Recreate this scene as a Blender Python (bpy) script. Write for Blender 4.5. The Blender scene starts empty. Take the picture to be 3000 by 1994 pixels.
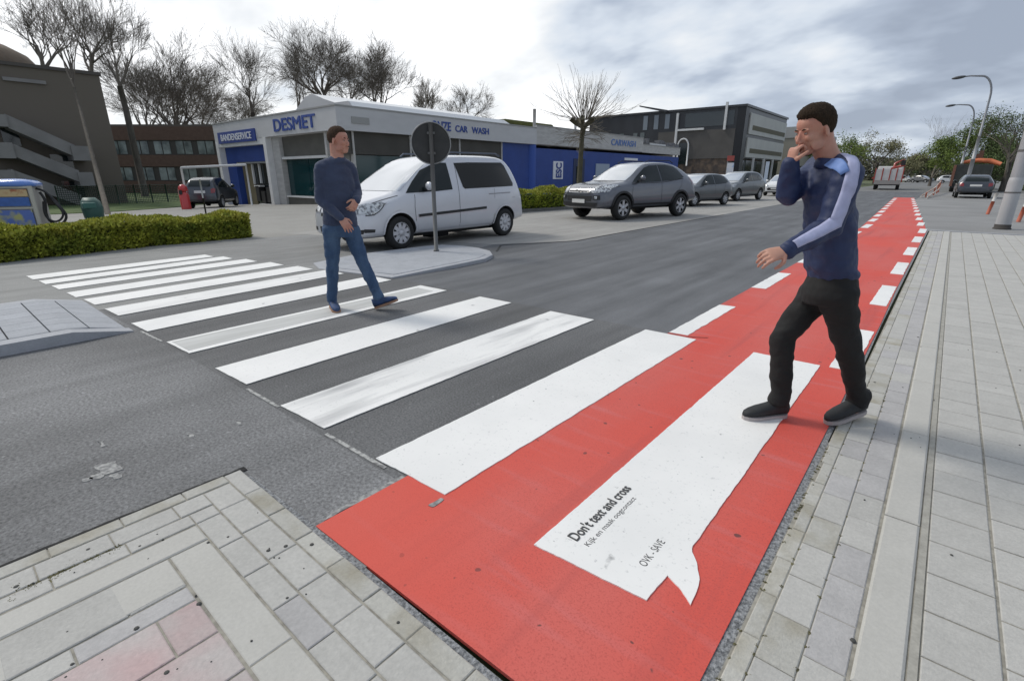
import bpy, bmesh, math, random
from mathutils import Vector, Matrix, noise as mnoise
from mathutils.bvhtree import BVHTree
sc = bpy.context.scene
C = sc.collection
R = math.radians

# ---------------------------------------------------------------- camera, sky, sun, exposure
F, PITCH, HC, TH = 1460.0, math.atan(482/1460.0), 1.40, R(40.215)
cd = bpy.data.cameras.new('camera'); cam = bpy.data.objects.new('camera', cd); C.objects.link(cam)
cd.sensor_fit = 'HORIZONTAL'; cd.sensor_width = 36; cd.lens = F/3000*36
cd.clip_start = .05; cd.clip_end = 3000
cam.location = (0, 0, HC); cam.rotation_euler = (math.pi/2-PITCH, 0, TH)
sc.camera = cam

SUN_AZ = TH + R(62)          # towards the bright part of the sky, left of the street
SUN_EL = R(48)
sd = Vector((-math.sin(SUN_AZ)*math.cos(SUN_EL), math.cos(SUN_AZ)*math.cos(SUN_EL), math.sin(SUN_EL)))
sl = bpy.data.lights.new('sun', 'SUN'); sl.energy = 1.5; sl.angle = R(13); sl.color = (1, .955, .88)
so = bpy.data.objects.new('sun', sl); C.objects.link(so); so.rotation_euler = sd.to_track_quat('Z', 'Y').to_euler()

w = bpy.data.worlds.new('World'); sc.world = w; w.use_nodes = True
nt = w.node_tree; nt.nodes.clear()
def wn(t, **k):
    n = nt.nodes.new(t)
    for a, b in k.items(): setattr(n, a, b)
    return n
def wmath(op, a, b=None):
    n = wn('ShaderNodeMath', operation=op)
    for i, v in enumerate((a, b)):
        if v is None: continue
        if isinstance(v, (int, float)): n.inputs[i].default_value = v
        else: nt.links.new(v, n.inputs[i])
    return n.outputs[0]
sky = wn('ShaderNodeTexSky', sky_type='NISHITA', sun_disc=False, sun_elevation=SUN_EL, sun_rotation=-SUN_AZ)
tc = wn('ShaderNodeTexCoord'); sep = wn('ShaderNodeSeparateXYZ'); nt.links.new(tc.outputs['Generated'], sep.inputs[0])
zz = wmath('ADD', wmath('MAXIMUM', sep.outputs[2], 0.0), .34)
cmb = wn('ShaderNodeCombineXYZ')
nt.links.new(wmath('DIVIDE', sep.outputs[0], zz), cmb.inputs[0]); nt.links.new(wmath('DIVIDE', sep.outputs[1], zz), cmb.inputs[1])
mp = wn('ShaderNodeMapping'); nt.links.new(cmb.outputs[0], mp.inputs[0])
mp.inputs['Location'].default_value = (3.1, -1.2, 0); mp.inputs['Rotation'].default_value = (0, 0, TH); mp.inputs['Scale'].default_value = (1.5, 2.1, 1)
nz = wn('ShaderNodeTexNoise'); nz.inputs['Scale'].default_value = 1.0; nz.inputs['Detail'].default_value = 5; nz.inputs['Roughness'].default_value = .5
nz.inputs['Distortion'].default_value = .0
nt.links.new(mp.outputs[0], nz.inputs[0])
# cloud cover is thinner, hence brighter, towards the sun
vd = wn('ShaderNodeVectorMath', operation='DOT_PRODUCT'); nt.links.new(tc.outputs['Generated'], vd.inputs[0])
gl = Vector((-math.sin(TH+R(38)), math.cos(TH+R(38)), .35)).normalized(); vd.inputs[1].default_value = gl
glow = wn('ShaderNodeMapRange'); nt.links.new(vd.outputs['Value'], glow.inputs[0])
glow.inputs[1].default_value = .35; glow.inputs[2].default_value = 1.0; glow.inputs[3].default_value = -.13; glow.inputs[4].default_value = .34
# near the horizon the cover is even and pale
hz = wn('ShaderNodeMapRange'); nt.links.new(sep.outputs[2], hz.inputs[0])
hz.inputs[1].default_value = 0; hz.inputs[2].default_value = .34; hz.inputs[3].default_value = .14; hz.inputs[4].default_value = 0
cl = wmath('ADD', wmath('ADD', wmath('ADD', wmath('MULTIPLY', nz.outputs['Fac'], 1.45), -.225), glow.outputs[0]), hz.outputs[0])
rp = wn('ShaderNodeValToRGB'); nt.links.new(cl, rp.inputs[0])
e = rp.color_ramp.elements
e[0].position = .36; e[0].color = (.33, .38, .47, 1)
e[1].position = .92; e[1].color = (1.12, 1.13, 1.15, 1)
x = e.new(.47); x.color = (.43, .49, .59, 1)
x = e.new(.58); x.color = (.64, .70, .78, 1)
x = e.new(.72); x.color = (.84, .86, .88, 1)
bg1 = wn('ShaderNodeBackground'); nt.links.new(sky.outputs[0], bg1.inputs[0]); bg1.inputs[1].default_value = .08
bg2 = wn('ShaderNodeBackground'); nt.links.new(rp.outputs[0], bg2.inputs[0]); bg2.inputs[1].default_value = .95
mx = wn('ShaderNodeMixShader'); mx.inputs[0].default_value = .93
nt.links.new(bg1.outputs[0], mx.inputs[1]); nt.links.new(bg2.outputs[0], mx.inputs[2])
ow = wn('ShaderNodeOutputWorld'); nt.links.new(mx.outputs[0], ow.inputs[0])
sc.view_settings.view_transform = 'Standard'; sc.view_settings.look = 'None'
sc.view_settings.exposure = 0.25; sc.view_settings.gamma = 1
sc.cycles.max_bounces = 6; sc.cycles.transparent_max_bounces = 8

# ---------------------------------------------------------------- survey helpers (photo point -> metres)
def ray(px, py):
    d = ((px-1500)/F, 1.0, -(py-997)/F); c, s = math.cos(PITCH), math.sin(PITCH)
    return d[0], d[1]*c+d[2]*s, -d[1]*s+d[2]*c
def c2w(u, v, z=0):
    return Vector((u*math.cos(TH)-v*math.sin(TH), u*math.sin(TH)+v*math.cos(TH), z))
def V(px, py, v):
    r = ray(px, py); t = v/r[1]; return Vector((r[0]*t, v, HC+r[2]*t))
def G(px, py):
    r = ray(px, py); t = -HC/r[2]; return c2w(r[0]*t, r[1]*t)
def AT(px, py, d):
    p = V(px, py, d); return c2w(p.x, p.y, p.z)

# ---------------------------------------------------------------- tagging
def setp(o, label=None, cat=None, group=None, kind=None):
    if label: o['label'] = label
    if cat: o['category'] = cat
    if group: o['group'] = group
    if kind: o['kind'] = kind
    return o
def thing(name, label, cat, loc=(0, 0, 0), rz=0, group=None):
    o = bpy.data.objects.new(name, None); C.objects.link(o); o.empty_display_size = .3
    o.location = loc; o.rotation_euler = (0, 0, rz); return setp(o, label, cat, group)
def link(name, me, m=None, parent=None):
    o = bpy.data.objects.new(name, me); C.objects.link(o)
    if m is not None and not me.materials: me.materials.append(m)
    if parent is not None: o.parent = parent
    return o
def dup(root, loc, rz, label, group=None, swap=None, scale=None):
    def cp(o, par):
        c = o.copy(); C.objects.link(c)
        if par is not None: c.parent = par
        if swap and o.type == 'MESH' and o.data.name in swap.get('_', {}): c.data = swap['_'][o.data.name]
        for ch in kids.get(o.name, []): cp(ch, c)
        return c
    kids = {}
    for o in bpy.data.objects:
        if o.parent is not None: kids.setdefault(o.parent.name, []).append(o)
    r = cp(root, None); r.location = loc; r.rotation_euler = (0, 0, rz); r['label'] = label
    if group: r['group'] = group
    if scale: r.scale = scale
    return r

# ---------------------------------------------------------------- materials
def mat(name, c, r=.6, m=0., nscale=None, amt=.15, stretch=(1, 1, 1), c2=None, lo=.35, hi=.65, bump=0, bscale=60, island=0, coat=0, spec=.5,
        nscale2=None, amt2=0, trans=0, alpha=1, detail=5, sheen=0, emis=None):
    mt = bpy.data.materials.new(name); mt.use_nodes = True; t = mt.node_tree; b = t.nodes['Principled BSDF']
    N, L = t.nodes.new, t.links.new
    b.inputs['Roughness'].default_value = r; b.inputs['Metallic'].default_value = m
    b.inputs['Specular IOR Level'].default_value = spec; b.inputs['Coat Weight'].default_value = coat; b.inputs['Coat Roughness'].default_value = .08
    b.inputs['Transmission Weight'].default_value = trans; b.inputs['Alpha'].default_value = alpha
    if sheen: b.inputs['Sheen Weight'].default_value = sheen
    col = None
    tcn = N('ShaderNodeTexCoord')
    mpn = N('ShaderNodeMapping'); mpn.inputs['Scale'].default_value = stretch; L(tcn.outputs['Object'], mpn.inputs[0])
    rgb = N('ShaderNodeRGB'); rgb.outputs[0].default_value = (*c, 1); col = rgb.outputs[0]
    if nscale:
        n1 = N('ShaderNodeTexNoise'); n1.inputs['Scale'].default_value = nscale; n1.inputs['Detail'].default_value = detail; L(mpn.outputs[0], n1.inputs[0])
        mr = N('ShaderNodeMapRange'); mr.inputs[1].default_value = lo; mr.inputs[2].default_value = hi; L(n1.outputs['Fac'], mr.inputs[0])
        mxn = N('ShaderNodeMix'); mxn.data_type = 'RGBA'; L(mr.outputs[0], mxn.inputs[0]); L(col, mxn.inputs[6])
        cc = c2 if c2 else tuple(v*(1-amt) for v in c); mxn.inputs[7].default_value = (*cc, 1); col = mxn.outputs[2]
    if nscale2:
        n2 = N('ShaderNodeTexNoise'); n2.inputs['Scale'].default_value = nscale2; n2.inputs['Detail'].default_value = 3; L(tcn.outputs['Object'], n2.inputs[0])
        m2 = N('ShaderNodeMapRange'); m2.inputs[1].default_value = .25; m2.inputs[2].default_value = .75; m2.inputs[3].default_value = 1-amt2; m2.inputs[4].default_value = 1+amt2
        L(n2.outputs['Fac'], m2.inputs[0])
        hv = N('ShaderNodeHueSaturation'); L(m2.outputs[0], hv.inputs['Value']); L(col, hv.inputs['Color']); col = hv.outputs[0]
    if island:
        g = N('ShaderNodeNewGeometry'); m3 = N('ShaderNodeMapRange'); m3.inputs[3].default_value = 1-island; m3.inputs[4].default_value = 1+island
        L(g.outputs['Random Per Island'], m3.inputs[0]); h3 = N('ShaderNodeHueSaturation'); L(m3.outputs[0], h3.inputs['Value']); L(col, h3.inputs['Color']); col = h3.outputs[0]
    L(col, b.inputs['Base Color'])
    if bump:
        n4 = N('ShaderNodeTexNoise'); n4.inputs['Scale'].default_value = bscale; n4.inputs['Detail'].default_value = 4; L(tcn.outputs['Object'], n4.inputs[0])
        bp = N('ShaderNodeBump'); bp.inputs['Strength'].default_value = bump; bp.inputs['Distance'].default_value = .01; L(n4.outputs['Fac'], bp.inputs['Height']); L(bp.outputs[0], b.inputs['Normal'])
    if emis: b.inputs['Emission Color'].default_value = (*c, 1); b.inputs['Emission Strength'].default_value = emis
    return mt

# ---------------------------------------------------------------- mesh builder
def frame(d, up=(0, 0, 1)):
    d = Vector(d).normalized(); u = Vector(up)
    if abs(d.dot(u)) > .98: u = Vector((1, 0, 0))
    a = d.cross(u).normalized(); b = a.cross(d).normalized(); return a, b
class MB:
    def __init__(s): s.v, s.f, s.sm, s.mi = [], [], [], []
    def add(s, vs, fs, smooth=False, mi=0):
        o = len(s.v); s.v += [tuple(p) for p in vs]
        for f in fs: s.f.append([i+o for i in f]); s.sm.append(smooth); s.mi.append(mi)
        return s
    def box(s, c, d, rz=0, M=None, mi=0):
        x, y, z = d[0]/2, d[1]/2, d[2]/2
        P = [Vector(p) for p in ((-x, -y, -z), (x, -y, -z), (x, y, -z), (-x, y, -z), (-x, -y, z), (x, -y, z), (x, y, z), (-x, y, z))]
        Rm = M if M is not None else Matrix.Rotation(rz, 3, 'Z')
        return s.add([Rm @ p+Vector(c) for p in P], [(3, 2, 1, 0), (4, 5, 6, 7), (0, 1, 5, 4), (1, 2, 6, 5), (2, 3, 7, 6), (3, 0, 4, 7)], mi=mi)
    def span(s, a, b, mi=0):
        a = Vector(a); b = Vector(b); return s.box((a+b)/2, [abs(q) for q in (b-a)], mi=mi)
    def prism(s, poly, z0, z1, mi=0):
        n = len(poly); z0 = z0 if callable(z0) else (lambda x, y, q=z0: q); z1 = z1 if callable(z1) else (lambda x, y, q=z1: q)
        vs = [(x, y, z0(x, y)) for x, y in poly]+[(x, y, z1(x, y)) for x, y in poly]
        return s.add(vs, [list(range(n))[::-1], list(range(n, 2*n))]+[(i, (i+1) % n, (i+1) % n+n, i+n) for i in range(n)], mi=mi)
    def tube(s, pts, rad, n=8, cap=True, smooth=True, mi=0):
        pts = [Vector(p) for p in pts]; k = len(pts); rad = rad if isinstance(rad, (list, tuple)) else [rad]*k
        vs = []; a = None
        for i, p in enumerate(pts):
            d = (pts[min(i+1, k-1)]-pts[max(i-1, 0)]).normalized()
            if a is None: a, b = frame(d)
            else:
                a = (a-d*a.dot(d)).normalized(); b = a.cross(d).normalized()
            for j in range(n):
                t = 2*math.pi*j/n; vs.append(p+(a*math.cos(t)+b*math.sin(t))*rad[i])
        fs = [(i*n+j, i*n+(j+1) % n, (i+1)*n+(j+1) % n, (i+1)*n+j) for i in range(k-1) for j in range(n)]
        if cap: fs += [list(range(n)), [(k-1)*n+j for j in range(n)][::-1]]
        return s.add(vs, fs, smooth, mi)
    def loft(s, secs, n=20, smooth=True, power=1.0, mi=0):
        # secs: (centre, half axis a, half axis b)
        vs = []
        for c, a, b in secs:
            c, a, b = Vector(c), Vector(a), Vector(b)
            for j in range(n):
                t = 2*math.pi*j/n; ct, st = math.cos(t), math.sin(t)
                if power != 1: ct = math.copysign(abs(ct)**power, ct); st = math.copysign(abs(st)**power, st)
                vs.append(c+a*ct+b*st)
        k = len(secs)
        fs = [(i*n+j, i*n+(j+1) % n, (i+1)*n+(j+1) % n, (i+1)*n+j) for i in range(k-1) for j in range(n)]
        fs += [list(range(n))[::-1], [(k-1)*n+j for j in range(n)]]
        return s.add(vs, fs, smooth, mi)
    def limb(s, p, q, r0, r1, n=16, flat=1., up=(0, 0, 1), k=6, bulge=0, round_=True):
        p, q = Vector(p), Vector(q); d = q-p; a, b = frame(d, up); secs = []; dn = d.normalized()
        if round_:
            for t in (-1, -.85, -.5): secs.append((p+dn*r0*t*.9, a*r0*math.sqrt(max(.02, 1-t*t)), b*r0*flat*math.sqrt(max(.02, 1-t*t))))
        for i in range(k+1):
            t = i/k; r = r0+(r1-r0)*t+bulge*math.sin(math.pi*min(1, t*1.4)); secs.append((p+d*t, a*r, b*r*flat))
        if round_:
            for t in (.5, .85, 1): secs.append((q+dn*r1*t*.9, a*r1*math.sqrt(max(.02, 1-t*t)), b*r1*flat*math.sqrt(max(.02, 1-t*t))))
        return s.loft(secs, n)
    def ell(s, c, ax, n=18, m=12, mi=0):
        # ax: three half-axis vectors
        c = Vector(c); A = [Vector(a) for a in ax]; vs = [c-A[2]]
        for i in range(1, m):
            ph = -math.pi/2+math.pi*i/m
            for j in range(n):
                t = 2*math.pi*j/n; vs.append(c+(A[0]*math.cos(t)+A[1]*math.sin(t))*math.cos(ph)+A[2]*math.sin(ph))
        vs.append(c+A[2]); fs = []
        for j in range(n): fs.append((0, 1+(j+1) % n, 1+j))
        for i in range(m-2):
            for j in range(n): a = 1+i*n; fs.append((a+j, a+(j+1) % n, a+n+(j+1) % n, a+n+j))
        l = len(vs)-1; a = 1+(m-2)*n
        for j in range(n): fs.append((a+j, a+(j+1) % n, l))
        return s.add(vs, fs, True, mi)
    def lathe(s, prof, c=(0, 0, 0), axis='z', n=24, smooth=True, mi=0):
        c = Vector(c); vs = []
        for r, h in prof:
            for j in range(n):
                t = 2*math.pi*j/n; x, y = r*math.cos(t), r*math.sin(t)
                vs.append(c+Vector((x, y, h) if axis == 'z' else (h, x, y)))
        k = len(prof)
        return s.add(vs, [(i*n+j, i*n+(j+1) % n, (i+1)*n+(j+1) % n, (i+1)*n+j) for i in range(k-1) for j in range(n)], smooth, mi)
    def mesh(s, name='mesh', off=None):
        me = bpy.data.meshes.new(name); vs = s.v
        if off is not None: vs = [(x-off[0], y-off[1], z-off[2]) for x, y, z in vs]
        me.from_pydata(vs, [], s.f); me.polygons.foreach_set('use_smooth', s.sm); me.polygons.foreach_set('material_index', s.mi); me.update()
        return me
    def build(s, name, m, parent=None, world=True, bevel=0):
        off = parent.location if (parent is not None and world) else None
        if off is not None and parent.parent is not None: off = parent.location+parent.parent.location
        me = s.mesh(name, off)
        for q in (m if isinstance(m, (list, tuple)) else [m]): me.materials.append(q)
        o = link(name, me, None, parent)
        if bevel:
            bv = o.modifiers.new('bevel', 'BEVEL'); bv.width = bevel; bv.segments = 2; bv.limit_method = 'ANGLE'
        return o
def struct(name, mb, m):
    o = mb.build(name, m); o['kind'] = 'structure'; return o
def evalmesh(me, mods, name='m'):
    o = bpy.data.objects.new('tmp', me); C.objects.link(o)
    for t, kw in mods:
        md = o.modifiers.new('m', t)
        for k, v in kw.items(): setattr(md, k, v)
    dg = bpy.context.evaluated_depsgraph_get(); r = bpy.data.meshes.new_from_object(o.evaluated_get(dg)); r.name = name
    bpy.data.objects.remove(o); return r
def bvh_of(me):
    return BVHTree.FromPolygons([v.co.copy() for v in me.vertices], [list(p.vertices) for p in me.polygons])
def text_mesh(txt, size, depth=.003, bold=0., align='LEFT', spacing=1.0, xs=1.0):
    cu = bpy.data.curves.new('txt', 'FONT'); cu.body = txt; cu.size = size; cu.extrude = depth; cu.offset = bold; cu.align_x = align; cu.space_character = spacing
    o = bpy.data.objects.new('txt', cu); C.objects.link(o); dg = bpy.context.evaluated_depsgraph_get(); me = bpy.data.meshes.new_from_object(o.evaluated_get(dg))
    bpy.data.objects.remove(o)
    if xs != 1:
        for v in me.vertices: v.co.x *= xs
    return me
def put_text(name, txt, width, loc, rot, m, parent, height=None, bold=0., depth=.004, fat=0.):
    me = text_mesh(txt, 1.0, depth, bold)
    if fat:
        vs = [tuple(v.co) for v in me.vertices]; fs = [tuple(p.vertices) for p in me.polygons]; V_, F_ = [], []
        for k, (dx, dy) in enumerate(((0, 0), (fat, 0), (-fat, 0), (0, fat*.8), (0, -fat*.8))):
            o_ = len(V_); V_ += [(x+dx, y+dy, z+.0006*k*(1 if z > 0 else 0)) for x, y, z in vs]; F_ += [tuple(i+o_ for i in f) for f in fs]
        me = bpy.data.meshes.new('txt'); me.from_pydata(V_, [], F_); me.update()
    xs = [v.co.x for v in me.vertices]; ys = [v.co.y for v in me.vertices]
    w_, h_ = max(xs)-min(xs), max(ys)-min(ys); x0, y0 = min(xs), min(ys); sy = (height/h_) if height else width/w_
    for v in me.vertices: v.co.x = (v.co.x-x0)*width/w_; v.co.y = (v.co.y-y0)*sy
    me.materials.append(m); me.name = name; o = bpy.data.objects.new(name, me); C.objects.link(o)
    if parent is not None:
        o.parent = parent; loc = Vector(loc)-parent.location
    o.location = loc; o.rotation_euler = rot; return o
# ================================================================ GROUND, ROAD, PAVEMENT
def gz(x, y=0):
    return -.45*min(1, max(0, (-24-x)/13.0)) if x < -24 else 0.
mgrass = mat('grass_ground', (.07, .10, .03), .9, nscale=.6, c2=(.10, .10, .05), bump=.4, bscale=40)
g = MB(); xs = [-900, -300, -120, -60, -45, -37, -34, -31, -28, -26, -24, -10, 12, 60, 300, 900]; ys = [-300, -60, -10, 20, 60, 120, 300, 1600]
vs = [(x, y, gz(x)-.05) for y in ys for x in xs]; n = len(xs)
g.add(vs, [(j*n+i, j*n+i+1, (j+1)*n+i+1, (j+1)*n+i) for j in range(len(ys)-1) for i in range(n-1)]); struct('ground', g, mgrass)

def road_mat(name, c, streak, coarse, spk=.5, patch=.18):
    mt = bpy.data.materials.new(name); mt.use_nodes = True; t = mt.node_tree; b = t.nodes['Principled BSDF']; N, L = t.nodes.new, t.links.new
    tcn = N('ShaderNodeTexCoord')
    def nz(scale, st=(1, 1, 1), det=4, rough=.5):
        m_ = N('ShaderNodeMapping'); m_.inputs['Scale'].default_value = st; L(tcn.outputs['Object'], m_.inputs[0])
        n_ = N('ShaderNodeTexNoise'); n_.inputs['Scale'].default_value = scale; n_.inputs['Detail'].default_value = det; n_.inputs['Roughness'].default_value = rough; L(m_.outputs[0], n_.inputs[0]); return n_.outputs['Fac']
    def rng(v, a, b_, lo=.3, hi=.7):
        m_ = N('ShaderNodeMapRange'); m_.inputs[1].default_value = lo; m_.inputs[2].default_value = hi; m_.inputs[3].default_value = a; m_.inputs[4].default_value = b_; L(v, m_.inputs[0]); return m_.outputs[0]
    def mul(a, b_):
        m_ = N('ShaderNodeMath'); m_.operation = 'MULTIPLY'; L(a, m_.inputs[0]); L(b_, m_.inputs[1]); return m_.outputs[0]
    v = mul(mul(rng(nz(2.2, (1.6, .10, 1)), 1-streak, 1+streak), rng(nz(.55), 1-patch, 1+patch)), rng(nz(coarse, det=3, rough=.7), 1-spk, 1+spk, .25, .75))
    v = mul(v, rng(nz(7, (1, .25, 1)), .93, 1.07))
    # rare pale bits ground into the surface
    pb = rng(nz(26, det=1), 1, 1.5, .70, .76); v = mul(v, pb)
    rgb = N('ShaderNodeRGB'); rgb.outputs[0].default_value = (*c, 1); h = N('ShaderNodeHueSaturation'); L(rgb.outputs[0], h.inputs['Color']); L(v, h.inputs['Value']); L(h.outputs[0], b.inputs['Base Color'])
    b.inputs['Roughness'].default_value = .78; b.inputs['Specular IOR Level'].default_value = .4
    bp = N('ShaderNodeBump'); bp.inputs['Strength'].default_value = .55; bp.inputs['Distance'].default_value = .006; L(nz(coarse*.8, det=3), bp.inputs['Height']); L(bp.outputs[0], b.inputs['Normal'])
    return mt
masph_new = road_mat('asphalt_new', (.120, .124, .130), .22, 110, .55)
masph_cross = road_mat('asphalt_crossing', (.112, .113, .114), .2, 75, .62)
masph_old = road_mat('asphalt_old', (.150, .151, .152), .16, 62, .66, .34)
mconc = road_mat('forecourt_concrete', (.31, .30, .28), .10, 90, .18, .10)
mside = road_mat('side_road', (.235, .235, .225), .14, 100, .3, .14)
def sheet(name, poly, z, m, dz=.03):
    b = MB(); b.prism(poly, z-dz, z); return struct(name, b, m)
def quad_grid(name, x0, x1, y0, y1, zf, m, nx=2, ny=2):
    b = MB(); vs = []
    for j in range(ny+1):
        for i in range(nx+1): x = x0+(x1-x0)*i/nx; y = y0+(y1-y0)*j/ny; vs.append((x, y, zf(x, y)))
    b.add(vs, [(j*(nx+1)+i, j*(nx+1)+i+1, (j+1)*(nx+1)+i+1, (j+1)*(nx+1)+i) for j in range(ny) for i in range(nx)]); return struct(name, b, m)
# carriageway: old asphalt this side of the crossing, the crossing patch, the new dark lane beyond
def cross_near(x): return 1.20 if x > -5 else 1.20-.055*(-5-x)
def cross_far(x): return 4.30 if x > -5.7 else 4.30-.19*(-5.7-x)
sheet('road', [(-6.9, -60), (-1.4, -60), (-1.4, 1.235), (-4.5, 1.21), (-6.9, 1.13)], 0, masph_old)
sheet('road', [(-6.9, 1.13), (-4.5, 1.21), (-1.4, 1.235), (-1.4, 4.33), (-5.7, 4.33), (-6.9, 4.12)], 0, masph_cross)
sheet('road', [(-1.4, 4.33), (-1.4, 17), (-1.6, 40), (-1.6, 60), (-6.9, 60), (-6.9, 11), (-7.3, 8.0), (-6.9, 6.6), (-6.9, 4.12), (-5.7, 4.33)], 0, masph_new)
sheet('road', [(-9.0, 60), (12, 60), (14, 700), (-11, 700)], -.001, mat('road_far', (.20, .20, .195), .8, nscale=.3, amt=.2))
sheet('side_road', [(-12.2, -60), (-6.9, -60), (-6.9, 4.12), (-10.3, 3.35), (-12.2, 2.9)], .0, mside)
sheet('side_road', [(-12.2, 2.9), (-10.3, 3.35), (-6.9, 4.12), (-6.9, 6.6), (-7.3, 8.0), (-12.6, 6.2)], .001, road_mat('asphalt_join', (.22, .22, .213), .12, 100, .3))
sheet('parking_lane', [(-12.9, 6.1), (-7.3, 8.0), (-6.3, 9.6), (-6.45, 20), (-6.8, 40), (-7.2, 60), (-12.9, 60)], .003, mconc)
quad_grid('forecourt', -60, -12.2, -60, 66, lambda x, y: gz(x)+.002, mat('forecourt_slabs', (.31, .30, .275), .85, nscale=.7, amt=.12, nscale2=8, amt2=.06, bump=.3, bscale=80), 24, 4)
# side yard on the right, beyond the pavement
sheet('side_yard', [(-.30, 17.6), (12, 17.6), (12, 60), (-1.6, 60), (-1.6, 40)], -.002, mat('yard_asphalt', (.27, .268, .262), .85, nscale=.5, amt=.2, nscale2=30, amt2=.12, bump=.3, bscale=120))
# thin pale seams round the crossing patch, bedding joint along the kerb of the forecourt
mseam = mat('seam', (.42, .42, .40), .8, nscale=30, c2=(.16, .16, .16), lo=.45, hi=.6)
b = MB()
for (x0, y0), (x1, y1) in [((-1.9, 1.245), (-2.45, 1.24)), ((-3.0, 1.232), (-3.45, 1.225)), ((-5.1, 1.19), (-5.6, 1.165))]:
    b.prism([(x0, y0), (x1, y1), (x1, y1+.022), (x0, y0+.022)], .001, .0035)
struct('road_seams', b, mseam)
mdk = mat('dark_joint', (.05, .05, .05), .9, nscale=20, amt=.4)
b = MB(); pts = [(-6.55, 7.25), (-7.1, 8.0), (-6.6, 8.9), (-6.28, 9.7), (-6.35, 12), (-6.43, 20)]
for (x0, y0), (x1, y1) in zip(pts, pts[1:]): b.prism([(x0, y0), (x1, y1), (x1+.05, y1), (x0+.05, y0)], .003, .007)
struct('road_joint', b, mdk)

# ---- red cycle path
def red_mat():
    mt = bpy.data.materials.new('red_coating'); mt.use_nodes = True; t = mt.node_tree; b = t.nodes['Principled BSDF']; N, L = t.nodes.new, t.links.new
    tcn = N('ShaderNodeTexCoord')
    def nz(s, st=(1, 1, 1), d=4):
        m_ = N('ShaderNodeMapping'); m_.inputs['Scale'].default_value = st; L(tcn.outputs['Object'], m_.inputs[0]); n_ = N('ShaderNodeTexNoise'); n_.inputs['Scale'].default_value = s; n_.inputs['Detail'].default_value = d; L(m_.outputs[0], n_.inputs[0]); return n_.outputs['Fac']
    def mixc(f, a, b_, lo, hi):
        r_ = N('ShaderNodeMapRange'); r_.inputs[1].default_value = lo; r_.inputs[2].default_value = hi; L(f, r_.inputs[0]); m_ = N('ShaderNodeMix'); m_.data_type = 'RGBA'; L(r_.outputs[0], m_.inputs[0])
        if isinstance(a, tuple): m_.inputs[6].default_value = (*a, 1)
        else: L(a, m_.inputs[6])
        m_.inputs[7].default_value = (*b_, 1); return m_.outputs[2]
    c1 = mixc(nz(1.1, (1.2, .45, 1)), (.62, .066, .042), (.60, .118, .094), .34, .66)
    c1 = mixc(nz(4, (.4, 3, 1)), c1, (.58, .15, .14), .55, .85)
    c1 = mixc(nz(160, d=2), c1, (.40, .06, .05), .50, .85)
    c1 = mixc(nz(22, d=0), c1, (.16, .05, .045), .81, .83); c1 = mixc(nz(2.0, (3, .14, 1), 5), c1, (.42, .075, .065), .56, .85); c1 = mixc(nz(.5, (1, 1, 1), 2), c1, (.64, .075, .045), .50, .75)
    L(c1, b.inputs['Base Color']); b.inputs['Roughness'].default_value = .72
    bp = N('ShaderNodeBump'); bp.inputs['Strength'].default_value = .35; bp.inputs['Distance'].default_value = .003; L(nz(170), bp.inputs['Height']); L(bp.outputs[0], b.inputs['Normal']); return mt
mred = red_mat()
def rl(y): return -1.757 if y < 17.2 else -1.757-(y-17.2)*.0435
def rr(y):
    if y < 17.5: return -.272-(.02 if y > 6 else 0)
    return -.292-(y-17.5)*.0585
ysl = [.80, 1.0, 2, 4, 6, 8, 11, 14, 17.4, 20, 24, 28, 33, 38, 43.8]
b = MB(); L_ = [(rl(y), y) for y in ysl]; R_ = [(rr(y), y) for y in ysl]
L_[0] = (-1.757, .80); R_[0] = (-.262, .83)
for i in range(len(ysl)-1): b.prism([L_[i], R_[i], R_[i+1], L_[i+1]], -.01, .004)
struct('cycle_path', b, mred)
# the darker overlap strip where the coating was laid in two goes
b = MB(); b.prism([(-1.757, 4.33), (-1.60, 4.31), (-1.42, 4.42), (-1.42, 4.45), (-1.60, 4.35), (-1.757, 4.365)], .004, .0062)
struct('coating_overlap', b, mat('dark_red', (.36, .05, .035), .8, nscale=9, amt=.3))

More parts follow.
